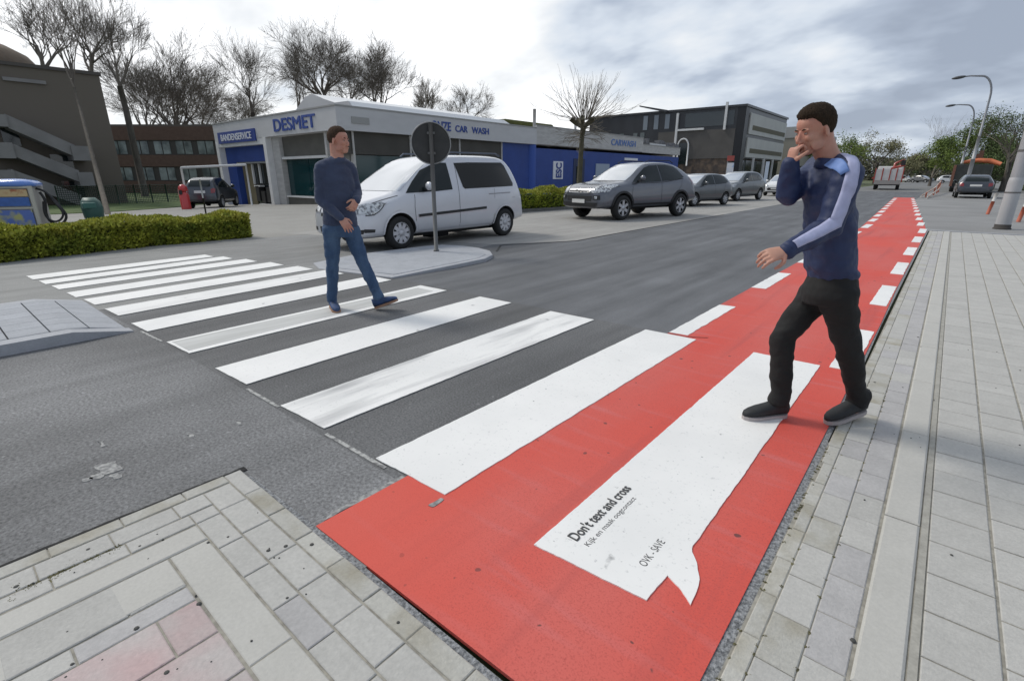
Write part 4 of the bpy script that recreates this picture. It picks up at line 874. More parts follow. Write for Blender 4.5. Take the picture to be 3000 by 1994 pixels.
def wrap(bvh, rows, name, m, root, off=.004):
    """rows: (centre, [outward directions]) -> strip of cloth lying on the garment"""
    b = MB(); vs = []; k = None
    for c_, ds in rows:
        for d_ in ds:
            d_ = Vector(d_).normalized(); h = bvh.ray_cast(Vector(c_)+d_*.35, -d_, .35); vs.append((h[0]+d_*off) if h[0] is not None else Vector(c_)+d_*.05)
        k = len(ds)
    n = len(rows); b.add(vs, [(i*k+j, (i+1)*k+j, (i+1)*k+j+1, i*k+j+1) for i in range(n-1) for j in range(k-1)], True)
    me = b.mesh(name); me = evalmesh(me, [('SOLIDIFY', dict(thickness=.003, offset=0))], name); me.materials.append(m); return link(name, me, None, root)

# ---------------- the man on the phone (right) -------------------------------
def man_right():
    base = c2w(1.78, 2.71, 0); root = thing('person', 'man in navy track jacket and black trousers with a hand raised to his mouth', 'person', base, TH)
    o0 = Vector((1.78, 2.71, 0)); D = lambda px, py, v: V(px, py, v)-o0
    shL, shR = D(2482, 520, 2.54), D(2392, 502, 2.87); elL, wrL, haL = D(2428, 668, 2.50), D(2300, 735, 2.40), D(2222, 757, 2.36)
    elR, wrR = D(2308, 568, 2.70), D(2316, 476, 2.66)
    hipL, hipR = D(2452, 862, 2.61), D(2405, 852, 2.79); knL, knR = D(2484, 1017, 2.62), D(2294, 985, 2.75); anL, anR = D(2514, 1178, 2.70), D(2284, 1176, 2.74)
    head = D(2388, 381, 2.70); neck = D(2434, 470, 2.70); fw = Vector((-1, -.12, 0)); f, s, u = head_frame((-1, -.20, 0), R(-16)); k = .94
    # body
    b = MB(); P = add_head(b, head, f, s, u, k)
    b.loft([(P(-.028, 0, -.02), s*.056, f*.060), (P(-.030, 0, -.06), s*.055, f*.060), ((P(-.03, 0, -.09)+neck)/2, s*.056, f*.058), (neck, s*.062, f*.062), (neck-Vector((0, 0, .05)), s*.09, f*.07)], 20)
    ch = (shL+shR)/2; pel = (hipL+hipR)/2; ax = (shL-shR).normalized(); hx = (hipL-hipR).normalized(); fx = Vector((-1, -.1, 0)).normalized()
    b.loft([(ch+Vector((0, 0, .03)), ax*.13, fx*.06), (ch-Vector((0, 0, .03)), ax*.165, fx*.095), (ch*.72+pel*.28, ax*.15, fx*.105), (ch*.4+pel*.6, ax*.13, fx*.095), (pel+Vector((0, 0, .06)), hx*.15, fx*.105), (pel-Vector((0, 0, .03)), hx*.15, fx*.10)], 22)
    for a, e_, w_ in ((shL, elL, wrL), (shR, elR, wrR)): b.limb(a, e_, .048, .038, bulge=.004); b.limb(e_, w_, .038, .026, bulge=.006)
    for h_, kn, an in ((hipL, knL, anL), (hipR, knR, anR)): b.limb(h_, kn, .078, .052); b.limb(kn, an, .050, .036, bulge=.010); b.limb(an, an+Vector((-.02, 0, -.04)), .036, .034)
    add_hand(b, wrL, haL, (-.1, .55, -.8), 1, curl=.75, sc_=1.02)
    add_hand(b, wrR+Vector((0, 0, -.012)), D(2330, 425, 2.66), (.9, .1, -.05), -1, curl=2.1, sc_=.92)
    me = remesh(b, .0042, 2, 'person_body'); me.materials.append(mskin); body = link('body', me, None, root)
    add_eyes(P, f, s, u, k, root); add_hair(P, head, f, s, u, k, root, mhair, top=.012, quiff=.016)
    ph = None
    if False: ph = MB(); pc = D(2345, 438, 2.655); Mx = Matrix.Rotation(TH*0+.35, 3, 'Y') @ Matrix.Rotation(.5, 3, 'Z'); ph.box(pc, (.012, .060, .110), M=Mx)
    # jacket
    b = MB(); up = Vector((0, 0, 1))
    b.loft([(neck+Vector((.005, 0, -.012)), ax*.075, fx*.072), (neck+Vector((.012, 0, -.04)), ax*.095, fx*.078), (ch+up*.035, ax*.150, fx*.088), (ch-up*.01, ax*.172, fx*.108), (ch-up*.09, ax*.180, fx*.122), (ch*.66+pel*.34, ax*.174, fx*.128), (ch*.42+pel*.58, ax*.168, fx*.130), (ch*.2+pel*.8+up*.02, hx*.170, fx*.128), (pel+up*.105, hx*.172, fx*.128), (pel+up*.075, hx*.160, fx*.120)], 26)
    b.limb(neck+Vector((.02, -.04, -.03)), shL+up*.012, .062, .072, k=5); b.limb(neck+Vector((.01, .05, -.03)), shR+up*.012, .062, .070, k=5); b.limb(shL, elL, .070, .060, k=8); b.limb(elL, wrL-(wrL-elL).normalized()*.012, .062, .040, k=6); b.limb(shR, elR, .075, .060, k=8); b.limb(elR, wrR-(wrR-elR).normalized()*.008, .060, .042, k=6)
    me = remesh(b, .0075, 7, 'jacket', amp=.0105, sc_=11, seed=3, vstretch=1.3); jb = bvh_of(me); me.materials.append(mnavy); j = link('jacket', me, None, root)
    # pale sleeve band from neck to cuff on the outward side, light blue shoulder panel
    out = Vector((0, -1, .15)); rows = []
    path = [neck+Vector((.03, -.06, -.05)), shL+Vector((.0, -.0, .02)), shL*.75+elL*.25, shL*.5+elL*.5, shL*.25+elL*.75, elL, elL*.7+wrL*.3, elL*.4+wrL*.6, elL*.12+wrL*.88]
    dense = []
    for a_, b__ in zip(path, path[1:]): dense += [a_*(1-q/4)+b__*(q/4) for q in range(4)]
    path = dense+[path[-1]]; np_ = len(path)-1
    for i, c_ in enumerate(path):
        d = (path[min(i+2, np_)]-path[max(i-2, 0)]).normalized(); f_ = min(1, i/10); n_ = Vector((-.05, -.35-.45*f_, .95-.45*f_)); n_ = (n_-d*n_.dot(d)).normalized(); t = d.cross(n_).normalized(); wd_ = .42+.18*i/np_
        rows.append((c_, [n_+t*q*wd_ for q in (-1, -.5, 0, .5, 1)]))
    wrap(jb, rows, 'sleeve_stripe', mstripe, j)
    rows = []
    for q in (0, .1, .2, .3, .4, .5, .6, .7, .8, .9, 1):
        c_ = (neck+Vector((0, 0, -.10)))*(1-q)+(shL+Vector((-.0, 0, -.07)))*q; rows.append((c_, [Vector((-.75+.05*t_, -.45-.1*q, .95)) for t_ in range(10)]))
    wrap(jb, rows, 'shoulder_panel', mshould, j, off=.009)
    b = MB(); b.loft([(neck+Vector((.0, 0, -.035)), ax*.084, fx*.080), (neck+Vector((-.008, 0, .012)), ax*.070, fx*.068), (neck+Vector((-.008, 0, .014)), ax*.062, fx*.060), (neck+Vector((0, 0, -.02)), ax*.06, fx*.06)], 26); b.build('collar', mnavy, j, world=False)
    b = MB(); dW = (wrL-elL).normalized(); a_, b__ = frame(dW); b.loft([(wrL-dW*.035, a_*.041, b__*.041), (wrL-dW*.004, a_*.036, b__*.036), (wrL-dW*.002, a_*.030, b__*.030)], 18); b.build('cuff', mnavy, j, world=False)
    # trousers
    b = MB()
    b.loft([(pel+up*.125, hx*.152, fx*.112), (pel+up*.07, hx*.168, fx*.130), (pel+up*.0, hx*.178, fx*.140), (pel-up*.06, hx*.168, fx*.135)], 24)
    for h_, kn, an in ((hipL, knL, anL), (hipR, knR, anR)):
        b.limb(h_, kn, .100, .066, k=8); b.limb(kn, an+Vector((0, 0, .015)), .066, .056, k=8, round_=True); b.limb(an+Vector((-.004, 0, .09)), an+Vector((-.012, 0, -.012)), .058, .060, k=3, round_=False)
    me = remesh(b, .0085, 6, 'trousers', amp=.010, sc_=8, seed=9, vstretch=1.5); me.materials.append(mblackt); link('trousers', me, None, root)
    gf, gh = G(2192, 1222), G(2300, 1224); inv = lambda q: Vector((q.x*math.cos(TH)+q.y*math.sin(TH), -q.x*math.sin(TH)+q.y*math.cos(TH), 0))-o0
    hl, tl = Vector((anR.x+.058, anR.y+.01, .006)), Vector((anR.x-.225, anR.y-.035, .008)); shoe(root, hl, tl, 0, .047, mshoe, msole, ankle=1)
    hl, tl = Vector((anL.x+.062, anL.y+.02, .050)), Vector((anL.x-.205, anL.y-.055, .006)); shoe(root, hl, tl, 0, .047, mshoe, msole, ankle=1)
    return root
man_right()

# ---------------- the man in the slate blue jumper (left) --------------------
def man_left():
    v0 = 5.31; o0 = Vector((-1.72, v0, 0)); root = thing('person', 'man in slate blue crew-neck jumper and blue jeans walking across the far zebra stripes', 'person', c2w(-1.72, v0, 0), TH)
    D = lambda x, y, v: V(880+x*.3827, 340+y*.3827, v)-o0
    sh1, sh2 = D(158, 412, 5.21), D(378, 410, 5.42); el1, wr1, ha1 = D(156, 640, 5.22), D(312, 782, 5.12), D(378, 872, 5.08); el2, wr2, ha2 = D(432, 585, 5.46), D(432, 648, 5.26), D(400, 705, 5.19)
    hip1, hip2 = D(240, 862, 5.25), D(382, 868, 5.38); kn1, an1 = D(247, 1130, 5.27), D(243, 1395, 5.34); kn2, an2 = D(478, 1118, 5.33), D(600, 1385, 5.33)
    head = D(292, 188, 5.31); neck = D(283, 316, 5.31); f, s, u = head_frame((1, -.30, 0), R(-2)); k = 1.03
    up = Vector((0, 0, 1)); ch = (sh1+sh2)/2; pel = (hip1+hip2)/2; ax = (sh2-sh1).normalized(); hx = (hip2-hip1).normalized(); fx = Vector((.66, -.75, 0)); fh = Vector((.66, -.72, 0)).normalized()
    b = MB(); P = add_head(b, head, f, s, u, k)
    b.loft([(P(-.028, 0, -.02), s*.062, f*.064), (P(-.030, 0, -.06), s*.062, f*.064), ((P(-.03, 0, -.09)+neck)/2, s*.063, f*.064), (neck, s*.066, f*.064), (neck-up*.05, s*.10, f*.07)], 20)
    b.loft([(ch+up*.03, ax*.12, fx*.06), (ch-up*.03, ax*.17, fx*.10), (ch*.72+pel*.28, ax*.155, fx*.105), (ch*.4+pel*.6, ax*.135, fx*.095), (pel+up*.06, hx*.15, fh*.105), (pel-up*.03, hx*.15, fh*.10)], 22)
    for a, e_, w_ in ((sh1, el1, wr1), (sh2, el2, wr2)): b.limb(a, e_, .048, .038, bulge=.004); b.limb(e_, w_, .038, .027, bulge=.006)
    for h_, kn, an in ((hip1, kn1, an1), (hip2, kn2, an2)): b.limb(h_, kn, .078, .052); b.limb(kn, an, .050, .036, bulge=.01)
    add_hand(b, wr1, ha1, (-.4, .5, .1), 1, curl=.55, sc_=1.08)
    add_hand(b, wr2, ha2, (-.2, .6, .3), -1, curl=1.1, sc_=1.05)
    me = remesh(b, .0046, 2, 'person_body'); me.materials.append(mskin); link('body', me, None, root)
    add_eyes(P, f, s, u, k, root); add_hair(P, head, f, s, u, k, root, mhair2, top=.009, quiff=.004)
    b = MB()
    b.loft([(neck-up*.014, ax*.084, fx*.078), (neck-up*.040, ax*.115, fx*.088), (ch+up*.050, ax*.135, fx*.098), (ch-up*.005, ax*.170, fx*.118), (ch-up*.10, ax*.184, fx*.130), (ch*.62+pel*.38, ax*.176, fx*.128), (ch*.35+pel*.65, ax*.170, fx*.122), (pel+up*.11, hx*.176, fh*.128), (pel+up*.045, hx*.180, fh*.130), (pel+up*.03, hx*.172, fh*.122)], 26)
    b.limb(neck-up*.035, sh1+up*.015, .070, .068, k=5); b.limb(neck-up*.035, sh2+up*.015, .070, .066, k=5); b.limb(sh1, el1, .072, .058, k=8); b.limb(el1, wr1, .058, .040, k=6); b.limb(sh2, el2, .072, .056, k=8); b.limb(el2, wr2, .056, .040, k=6)
    me = remesh(b, .0078, 7, 'jumper', amp=.0075, sc_=10, seed=5, vstretch=1.3); me.materials.append(mjumper); j = link('jumper', me, None, root)
    b = MB(); b.loft([(neck-up*.034, ax*.088, fx*.084), (neck-up*.014, ax*.080, fx*.076), (neck-up*.014, ax*.074, fx*.070), (neck-up*.03, ax*.07, fx*.066)], 26); b.build('collar', mcollar, j, world=False)
    b = MB()
    b.loft([(pel+up*.09, hx*.150, fh*.110), (pel+up*.04, hx*.172, fh*.126), (pel-up*.02, hx*.176, fh*.130), (pel-up*.08, hx*.165, fh*.125)], 24)
    for h_, kn, an in ((hip1, kn1, an1), (hip2, kn2, an2)): b.limb(h_, kn, .098, .065, k=8); b.limb(kn, an, .063, .052, k=8, bulge=.004); b.limb(an+(kn-an).normalized()*.05, an-(kn-an).normalized()*.03, .055, .060, k=3, round_=False)
    me = remesh(b, .0085, 6, 'jeans', amp=.009, sc_=9, seed=2, vstretch=1.5); me.materials.append(mjeans); link('jeans', me, None, root)
    # standing foot points towards us, leading foot lands on its heel
    hl = Vector((an1.x-.035, an1.y+.06, .012)); tl = Vector((an1.x+.115, an1.y-.195, .004)); shoe(root, hl, tl, 0, .047, mshoeb, msoleb, ankle=1)
    hl = Vector((an2.x-.045, an2.y-.01, .010)); tl = Vector((an2.x+.215, an2.y-.02, .105)); shoe(root, hl, tl, 0, .048, mshoeb, msoleb, ankle=1)
    return root
man_left()
# ================================================================ BUILDINGS
mwall = mat('grey_render', (.30, .30, .285), .8, nscale=1.2, amt=.12, nscale2=12, amt2=.05)
mfascia = mat('fascia_panel', (.56, .56, .565), .55, nscale=.8, amt=.08, stretch=(1, 1, 3))
mfascia2 = mat('fascia_weathered', (.52, .51, .49), .7, nscale=1.5, amt=.18, stretch=(1, 1, 4))
mwhitep = mat('white_frame', (.70, .70, .69), .5, nscale=3, amt=.08)
mblue = mat('blue_wall', (.020, .060, .27), .55, nscale=1.0, amt=.15, nscale2=6, amt2=.05)
mbluesign = mat('blue_sign', (.022, .055, .25), .4)
mblueltr = mat('blue_letters', (.035, .075, .30), .45)
mwhiteltr = mat('white_letters', (.72, .73, .76), .5)
mdgl = mat('dark_glass', (.012, .020, .022), .08, spec=.7)
mteal = mat('teal_glass', (.010, .045, .050), .10, spec=.6)
mpanel = mat('taupe_panel', (.115, .112, .098), .7, nscale=2, amt=.15)
mroofw = mat('white_roof', (.80, .80, .79), .45)
mtrim = mat('grey_trim', (.33, .33, .32), .6)
X0, Y0b = -22.7, 14.4
sh = thing('showroom', 'low grey garage showroom with DESMET fascia, blue portal and long blue wing', 'building', (X0, Y0b, 0))
def bx(name, m, par, *sp, bevel=0):
    for a, c_ in sp: o = MB().span(a, c_).build(name, m, par, bevel=bevel)
    return o
# solid volumes set behind the wall panels
bx('wall', mwall, sh, ((-37.0, 15.0, -.6), (-23.3, 30, 3.47)), ((-37, 30.001, -.6), (-23.3, 54.4, 3.2)))
bx('roof', mtrim, sh, ((-37.1, 14.9, 3.475), (-23.1, 54.2, 3.72)))
bx('fascia', mfascia, sh, ((-37.15, 14.10, 3.47), (X0, 14.35, 4.50)), ((X0-.25, 14.352, 3.47), (X0, 29.5, 4.50)))
bx('fascia_cap', mtrim, sh, ((-37.18, 14.06, 4.502), (X0+.03, 14.38, 4.57)), ((X0-.28, 14.382, 4.502), (X0+.03, 29.5, 4.57)))
bx('fascia', mfascia2, sh, ((X0-.25, 29.52, 3.50), (X0-.02, 45.7, 4.68)), ((X0-.25, 45.72, 3.46), (X0-.05, 54.4, 4.15)))
bx('fascia_cap', mtrim, sh, ((X0-.3, 29.52, 4.682), (X0+.02, 45.7, 4.74)), ((X0-.3, 45.72, 4.152), (X0-.0, 54.4, 4.2)))
# long white rooflight: pitched, gable towards us
b = MB(); prof = [(-29.0, 4.45), (-28.2, 4.85), (-27.2, 5.35), (-26.4, 5.44), (-25.4, 5.12), (-24.4, 4.86), (-23.2, 4.84), (-22.95, 4.58), (-22.95, 4.45)]
n = len(prof); ya, yb = 15.2, 26.6
b.add([(x, ya, z) for x, z in prof]+[(x, yb, z) for x, z in prof], [(i, i+1, i+1+n, i+n) for i in range(n-1)]+[(n-1, 0, n, 2*n-1)], False)
b.v += [(x, 27.3, 4.45+(z-4.45)*.35) for x, z in prof]; b.f += [[i+n, i+1+n, i+1+2*n, i+2*n] for i in range(n-1)]+[[2*n+i for i in range(n)]]; b.sm += [True]*n; b.mi += [0]*n
b.build('rooflight', mroofw, sh)
b = MB(); b.add([(x, ya-.01, z) for x, z in prof]+[(x, ya-.06, z) for x, z in prof], [list(range(n)), list(range(n, 2*n))[::-1]]+[(i, i+n, i+1+n, i+1) for i in range(n-1)]); b.build('gable', mfascia, sh)
# portal
bx('portal_frame', mwhitep, sh, ((-37.12, 14.08, -.6), (-36.72, 14.9, 3.468)), ((-30.45, 14.08, -.3), (-30.10, 14.9, 3.468)), ((-36.718, 14.12, 3.12), (-30.452, 14.4, 3.468)))
sg = bx('sign_board', mbluesign, sh, ((-36.45, 14.03, 3.32), (-31.2, 14.095, 3.98)))
put_text('sign_letters', 'BANDENSERVICE', 4.3, (-35.95, 14.02, 3.46), (math.pi/2, 0, 0), mwhiteltr, sh, height=.38, fat=.012, depth=.012)
put_text('fascia_letters', 'DESMET', 4.35, (-28.9, 14.08, 3.66), (math.pi/2, 0, 0), mblueltr, sh, height=.64, fat=.02, depth=.02)
bx('portal_panel', mblue, sh, ((-36.70, 14.45, 2.22), (-30.47, 14.98, 3.11)), ((-36.70, 14.45, -.6), (-35.4, 14.98, 2.218)))
bx('portal_soffit', mtrim, sh, ((-35.38, 14.50, 2.12), (-30.47, 14.9, 2.215)))
bx('portal_door', mat('tan_door', (.20, .17, .10), .6, nscale=2, amt=.2), sh, ((-35.35, 14.80, -.5), (-33.9, 14.97, 2.11)))
bx('portal_glass', mdgl, sh, ((-33.88, 14.86, -.4), (-30.48, 14.985, 2.11)))
bx('door_frame', mwhitep, sh, ((-33.95, 14.74, .9), (-33.8, 14.84, 2.1)), ((-33.0, 14.74, .95), (-32.86, 14.84, 2.1)))
bx('door_step', mwhitep, sh, ((-32.4, 14.2, -.36), (-30.6, 14.8, -.24)))
b = MB()
for cx_, cz_ in ((-32.9, .75), (-32.2, .45), (-31.5, .7)): b.box((cx_, 14.6, cz_-.4), (.45, .3, .9))
b.build('display_stand', mblackp, sh); bx('display_top', mwhitep, sh, ((-33.3, 14.45, .76), (-32.5, 14.75, .84)))
# window bay of the gable side
bx('pier', mfascia2, sh, ((-30.08, 14.42, -.4), (-29.25, 14.98, 3.468)), ((-24.30, 14.30, -.1), (-24.12, 14.98, 3.468)))
bx('panel', mpanel, sh, ((-29.24, 14.62, 2.42), (-24.32, 14.98, 3.46)))
bx('window_rail', mwhitep, sh, ((-29.24, 14.46, 2.27), (-24.32, 14.66, 2.40)), ((-29.24, 14.46, .24), (-24.32, 14.66, .33)))
for a, c_ in ((-29.22, -26.85), (-26.79, -24.34)): bx('window', mteal, sh, ((a, 14.72, .335), (c_, 14.95, 2.265)))
bx('plinth', mpanel, sh, ((-29.24, 14.55, -.5), (-24.32, 14.98, .235)))
# street side
bx('corner_panel', mat('dark_taupe', (.075, .070, .060), .7, nscale=1, amt=.2), sh, ((-24.1, 14.62, 2.42), (-23.0, 14.98, 3.46)), ((-23.28, 15.0, 2.42), (-22.98, 26.1, 3.46)))
ys_ = [15.05, 18.6, 22.3, 26.1]
for a, c_ in zip(ys_, ys_[1:]): bx('window', mteal, sh, ((-23.28, a+.05, .42), (-23.06, c_-.05, 2.38)))
for yv in ys_: bx('mullion', mfascia2, sh, ((-23.2, yv-.045, .42), (-22.92, yv+.045, 3.46)))
bx('window_sill', mwhitep, sh, ((-23.29, 15.0, .30), (-22.9, 26.1, .41))); bx('plinth', mpanel, sh, ((-23.29, 15.0, -.2), (-23.0, 26.1, .295)))
bx('blue_wall', mblue, sh, ((-23.29, 26.16, -.2), (-22.95, 29.3, 3.455)), ((-23.29, 29.301, -.2), (-22.85, 54.4, 3.25)))
b = MB(); b.lathe([(.42, -.2), (.42, 3.46)], (-23.15, 29.35, 0), 'z', 24); b.build('rounded_corner', mat('blue_column', (.030, .085, .36), .5), sh)
bx('service_door', mat('dark_blue_door', (.010, .022, .075), .5), sh, ((-22.9, 34.4, 0), (-22.82, 36.0, 2.66)))
bx('door_window', mdgl, sh, ((-22.84, 34.8, .9), (-22.80, 35.6, 2.1)))
bx('wall_plate', mwhiteltr, sh, ((-22.86, 31.7, 1.16), (-22.80, 32.95, 2.42)))
put_text('plate_letters', 'ESC', 1.06, (-22.78, 32.75, 1.26), (math.pi/2, -math.pi/2, math.pi/2), mbluesign, sh, height=.72, bold=.03, depth=.01)
bx('shop_window', mat('lit_pane', (.30, .36, .45), .3), sh, ((-22.86, 37.7, 1.35), (-22.80, 39.9, 2.35)))  # pane in one even pale blue-grey
bx('shop_window', mdgl, sh, ((-22.86, 41.5, .9), (-22.80, 46, 2.4)))
bx('small_sign', mwhiteltr, sh, ((-22.86, 42.5, 2.72), (-22.79, 45.0, 2.92)))
put_text('fascia_letters', 'ONZE', 1.45, (X0+.02, 19.95, 3.82), (math.pi/2, 0, math.pi/2), mblueltr, sh, height=.48, fat=.02, depth=.015)
put_text('fascia_letters', 'CAR', 1.0, (X0+.02, 21.75, 3.82), (math.pi/2, 0, math.pi/2), mblueltr, sh, height=.36, fat=.02, depth=.015)
put_text('fascia_letters', 'WASH', 1.5, (X0+.02, 23.1, 3.82), (math.pi/2, 0, math.pi/2), mblueltr, sh, height=.36, fat=.02, depth=.015)
put_text('fascia_letters', 'CARWASH', 4.4, (X0+.0, 39.8, 3.85), (math.pi/2, 0, math.pi/2), mat('pale_blue_letters', (.10, .19, .45), .5), sh, height=.5, fat=.02, depth=.015)
bx('house_plate', mtrim, sh, ((X0+.001, 14.9, 3.80), (X0+.03, 15.9, 4.10)))
b = MB(); random.seed(5)
for k in range(26): yv = random.uniform(44, 54); b.box((-23.4+random.uniform(-.3, .3), yv, 4.25+random.uniform(0, .3)), (.5, random.uniform(.3, 1.1), random.uniform(.15, .5)))
b.build('roof_clutter', mat('clutter_grey', (.20, .20, .21), .8, nscale=2, amt=.4), sh)
b = MB(); b.tube([(-23.0, 29.6, 3.3), (-23.0, 29.6, 5.75)], .11, 10); b.build('flue_pipe', mfascia2, sh)
bx('sign_panel', mwhitep, sh, ((-22.95, 47.5, 3.95), (-22.87, 51.0, 4.35)))
# upper block with a mossy roof behind the showroom
rb = thing('rooftop_block', 'beige block with a mossy green roof rising behind the showroom fascia', 'building', (-32, 38, 0))
bx('wall', mat('beige_block', (.26, .23, .17), .8), rb, ((-36, 34.6, 0), (-30, 41.2, 5.55)))
bx('roof', mat('mossy_roof', (.12, .125, .035), .95, nscale=2, amt=.3, bump=1, bscale=6), rb, ((-36.2, 34.4, 5.55), (-29.8, 41.3, 5.95)), bevel=.12)

# ---- modern dark building with white louvred panels
XB, YB = -20, 65.5
mdark = mat('dark_cladding', (.035, .037, .042), .35, nscale=.8, amt=.3, stretch=(1, 1, .4), spec=.6)
mtaupe = mat('taupe_cladding', (.105, .098, .090), .7, nscale=.7, amt=.2)
mrust = mat('weathered_masonry', (.13, .095, .07), .85, nscale=1.3, c2=(.06, .05, .045), lo=.4, hi=.6, nscale2=3, amt2=.3)
db = thing('office_building', 'three-storey dark clad office with two white louvred panels on its street side', 'building', (XB, YB, 0))
bx('body', mdark, db, ((-41, YB, 3.4), (XB, 84.5, 9.0)))
bx('ground_floor', mrust, db, ((-41, YB+.02, -.1), (XB-.3, 84.2, 3.395)))
bx('roof_edge', mdark, db, ((-41.1, YB-.15, 9.002), (XB+.15, 84.7, 9.25)))
bx('lower_cladding', mtaupe, db, ((-30.5, YB-.06, 3.4), (XB-.9, YB-.002, 6.7)), ((-37, YB-.06, 3.4), (-32.2, YB-.002, 5.4)))
bx('corner_strip', mat('black_strip', (.012, .013, .016), .4), db, ((XB-.88, YB-.05, 0), (XB+.03, YB-.002, 9.0)), ((XB+.002, YB-.05, 0), (XB+.04, YB+1.3, 9.0)))
for z0, z1, y0, y1 in ((6.15, 8.45, 67.2, 84.3), (3.55, 5.75, 67.2, 84.3)):
    pnl = bx('white_panel', mat('pale_cladding', (.52, .52, .49), .6, nscale=.6, amt=.08), db, ((XB+.002, y0, z0), (XB+.14, y1, z1)))
    bx('louvre', mat('louvre_brown', (.12, .11, .07), .7), pnl, ((XB+.142, y0+1.2, z0+.50), (XB+.17, y1-.5, z0+1.02)))
bx('street_glass', mdgl, db, ((XB-.28, 67, .2), (XB-.2, 84, 3.2)))
for k in range(6): bx('window', mat('pale_window', (.22, .25, .28), .2), db, ((-29.0+k*.0-k*.75, YB-.05, 7.1), (-28.4-k*.75, YB-.003, 8.8))) if k in (1, 3, 5) else None
bx('window_band', mat('band_glass', (.06, .07, .075), .15), db, ((-27.1, YB-.05, 7.1), (-21.2, YB-.003, 8.7)))
for k in range(9): bx('window', mat('dim_pane', (.14, .16, .16), .25), db, ((-40.2+k*1.02, YB-.05, 5.75), (-39.6+k*1.02, YB-.003, 6.8))) if k % 3 != 2 else None
for xx, z0, z1 in ((-28.05, 1.0, 8.8), (-22.15, 6.6, 9.6)): bx('white_post', mwhitep, db, ((xx-.13, YB-.3, z0), (xx+.13, YB-.07, z1)))
bx('ledge', mwhitep, db, ((-27.9, YB-.3, 6.72), (-24.6, YB-.07, 6.95)))
b = MB(); cx_, cz_ = -27.0, 4.9; pts = [(-27.62, YB-.2, 2.6), (-27.62, YB-.2, cz_)]+[(cx_+.7*math.cos(a), YB-.2, cz_+.9*math.sin(a)) for a in [math.pi*(1-k/10) for k in range(0, 11)]]+[(-26.3, YB-.2, 2.6)]
b.tube(pts, .10, 8); b.build('arch_pipe', mwhitep, db); bx('arch_recess', mdgl, db, ((-27.5, YB-.1, 2.8), (-26.45, YB-.062, 5.3)))
b = MB(); b.add([(-33.2, YB-.6, 9.9), (-29.4, YB-.6, 9.0), (-29.4, YB+3, 9.0), (-33.2, YB+3, 9.9), (-33.2, YB-.6, 10.05), (-29.4, YB-.6, 9.25), (-29.4, YB+3, 9.25), (-33.2, YB+3, 10.05)], [(3, 2, 1, 0), (4, 5, 6, 7), (0, 1, 5, 4), (1, 2, 6, 5), (2, 3, 7, 6), (3, 0, 4, 7)]); b.build('tilted_canopy', mdark, db)
bx('roof_terrace_frame', mwhitep, db, ((-43.6, YB, 3.2), (-43.35, YB+.25, 9.1)), ((-43.34, YB, 8.9), (-41.12, YB+.2, 9.1)))
bx('terrace', mdark, db, ((-43.6, YB+.3, 0), (-41.02, 80, 5.2)))
for yy in (70, 74.5, 79): bx('street_column', mwhitep, db, ((XB+.2, yy-.1, 0), (XB+.4, yy+.1, 3.5)))
fb = thing('far_building', 'low beige building beyond the dark office', 'building', (-24, 104, 0))
bx('wall', mat('beige_wall', (.33, .31, .26), .8), fb, ((-34, 92, 0), (-19.5, 122, 7.0))); bx('upper_band', mat('grey_band', (.42, .42, .41), .7), fb, ((-33, 91.9, 7.0), (-19.4, 122, 8.6)))
bx('window', mdgl, fb, ((-19.49, 94, 4.5), (-19.44, 120, 5.9)), ((-19.49, 94, 1.5), (-19.44, 120, 2.9)))

# ---- dark brick building on the left, stair balconies
mbrick = bpy.data.materials.new('dark_brick'); mbrick.use_nodes = True; t = mbrick.node_tree; bs = t.nodes['Principled BSDF']
tcn = t.nodes.new('ShaderNodeTexCoord'); mpn = t.nodes.new('ShaderNodeMapping'); mpn.inputs['Rotation'].default_value = (math.pi/2, 0, math.pi/2); bk = t.nodes.new('ShaderNodeTexBrick'); bk.inputs['Scale'].default_value = 3.2
bk.inputs['Color1'].default_value = (.165, .120, .082, 1); bk.inputs['Color2'].default_value = (.115, .084, .058, 1); bk.inputs['Mortar'].default_value = (.15, .13, .105, 1); bk.inputs['Mortar Size'].default_value = .02; bk.inputs['Bias'].default_value = -.2
t.links.new(tcn.outputs['Object'], mpn.inputs[0]); t.links.new(mpn.outputs[0], bk.inputs[0]); t.links.new(bk.outputs[0], bs.inputs['Base Color']); bs.inputs['Roughness'].default_value = .9
mconcr = mat('stair_concrete', (.27, .26, .25), .85, nscale=1, amt=.2)
bb = thing('brick_building', 'dark brown brick block with a round tower on its roof and zigzag concrete stairs', 'building', (-41, 3, 0))
Pc = AT(383, 612, 42); Pt = AT(290, 222, 42)
ex, ey, ez = -41.0, 9.6, 7.17
b = MB(); b.span((-58, -30, -.6), (ex, ey, ez)); b.build('wall', mbrick, bb)
bx('parapet', mat('parapet_grey', (.09, .08, .07), .8), bb, ((-58.1, -30.1, ez), (ex+.1, ey+.1, ez+.18)))
b = MB(); b.lathe([(3.9, ez-.5), (3.9, ez+.45), (3.4, ez+1.15), (2.6, ez+1.6), (0, ez+1.75)], (-46.0, 3.9, 0), 'z', 48); b.build('round_tower', mbrick, bb)
bx('vent_strip', mconcr, bb, ((ex+.002, 5.2, ez-.80), (ex+.12, 7.0, ez-.62)))
st_ = thing('zigzag_stair', None, None, (0, 0, 0)); bpy.data.objects.remove(st_)
b = MB()
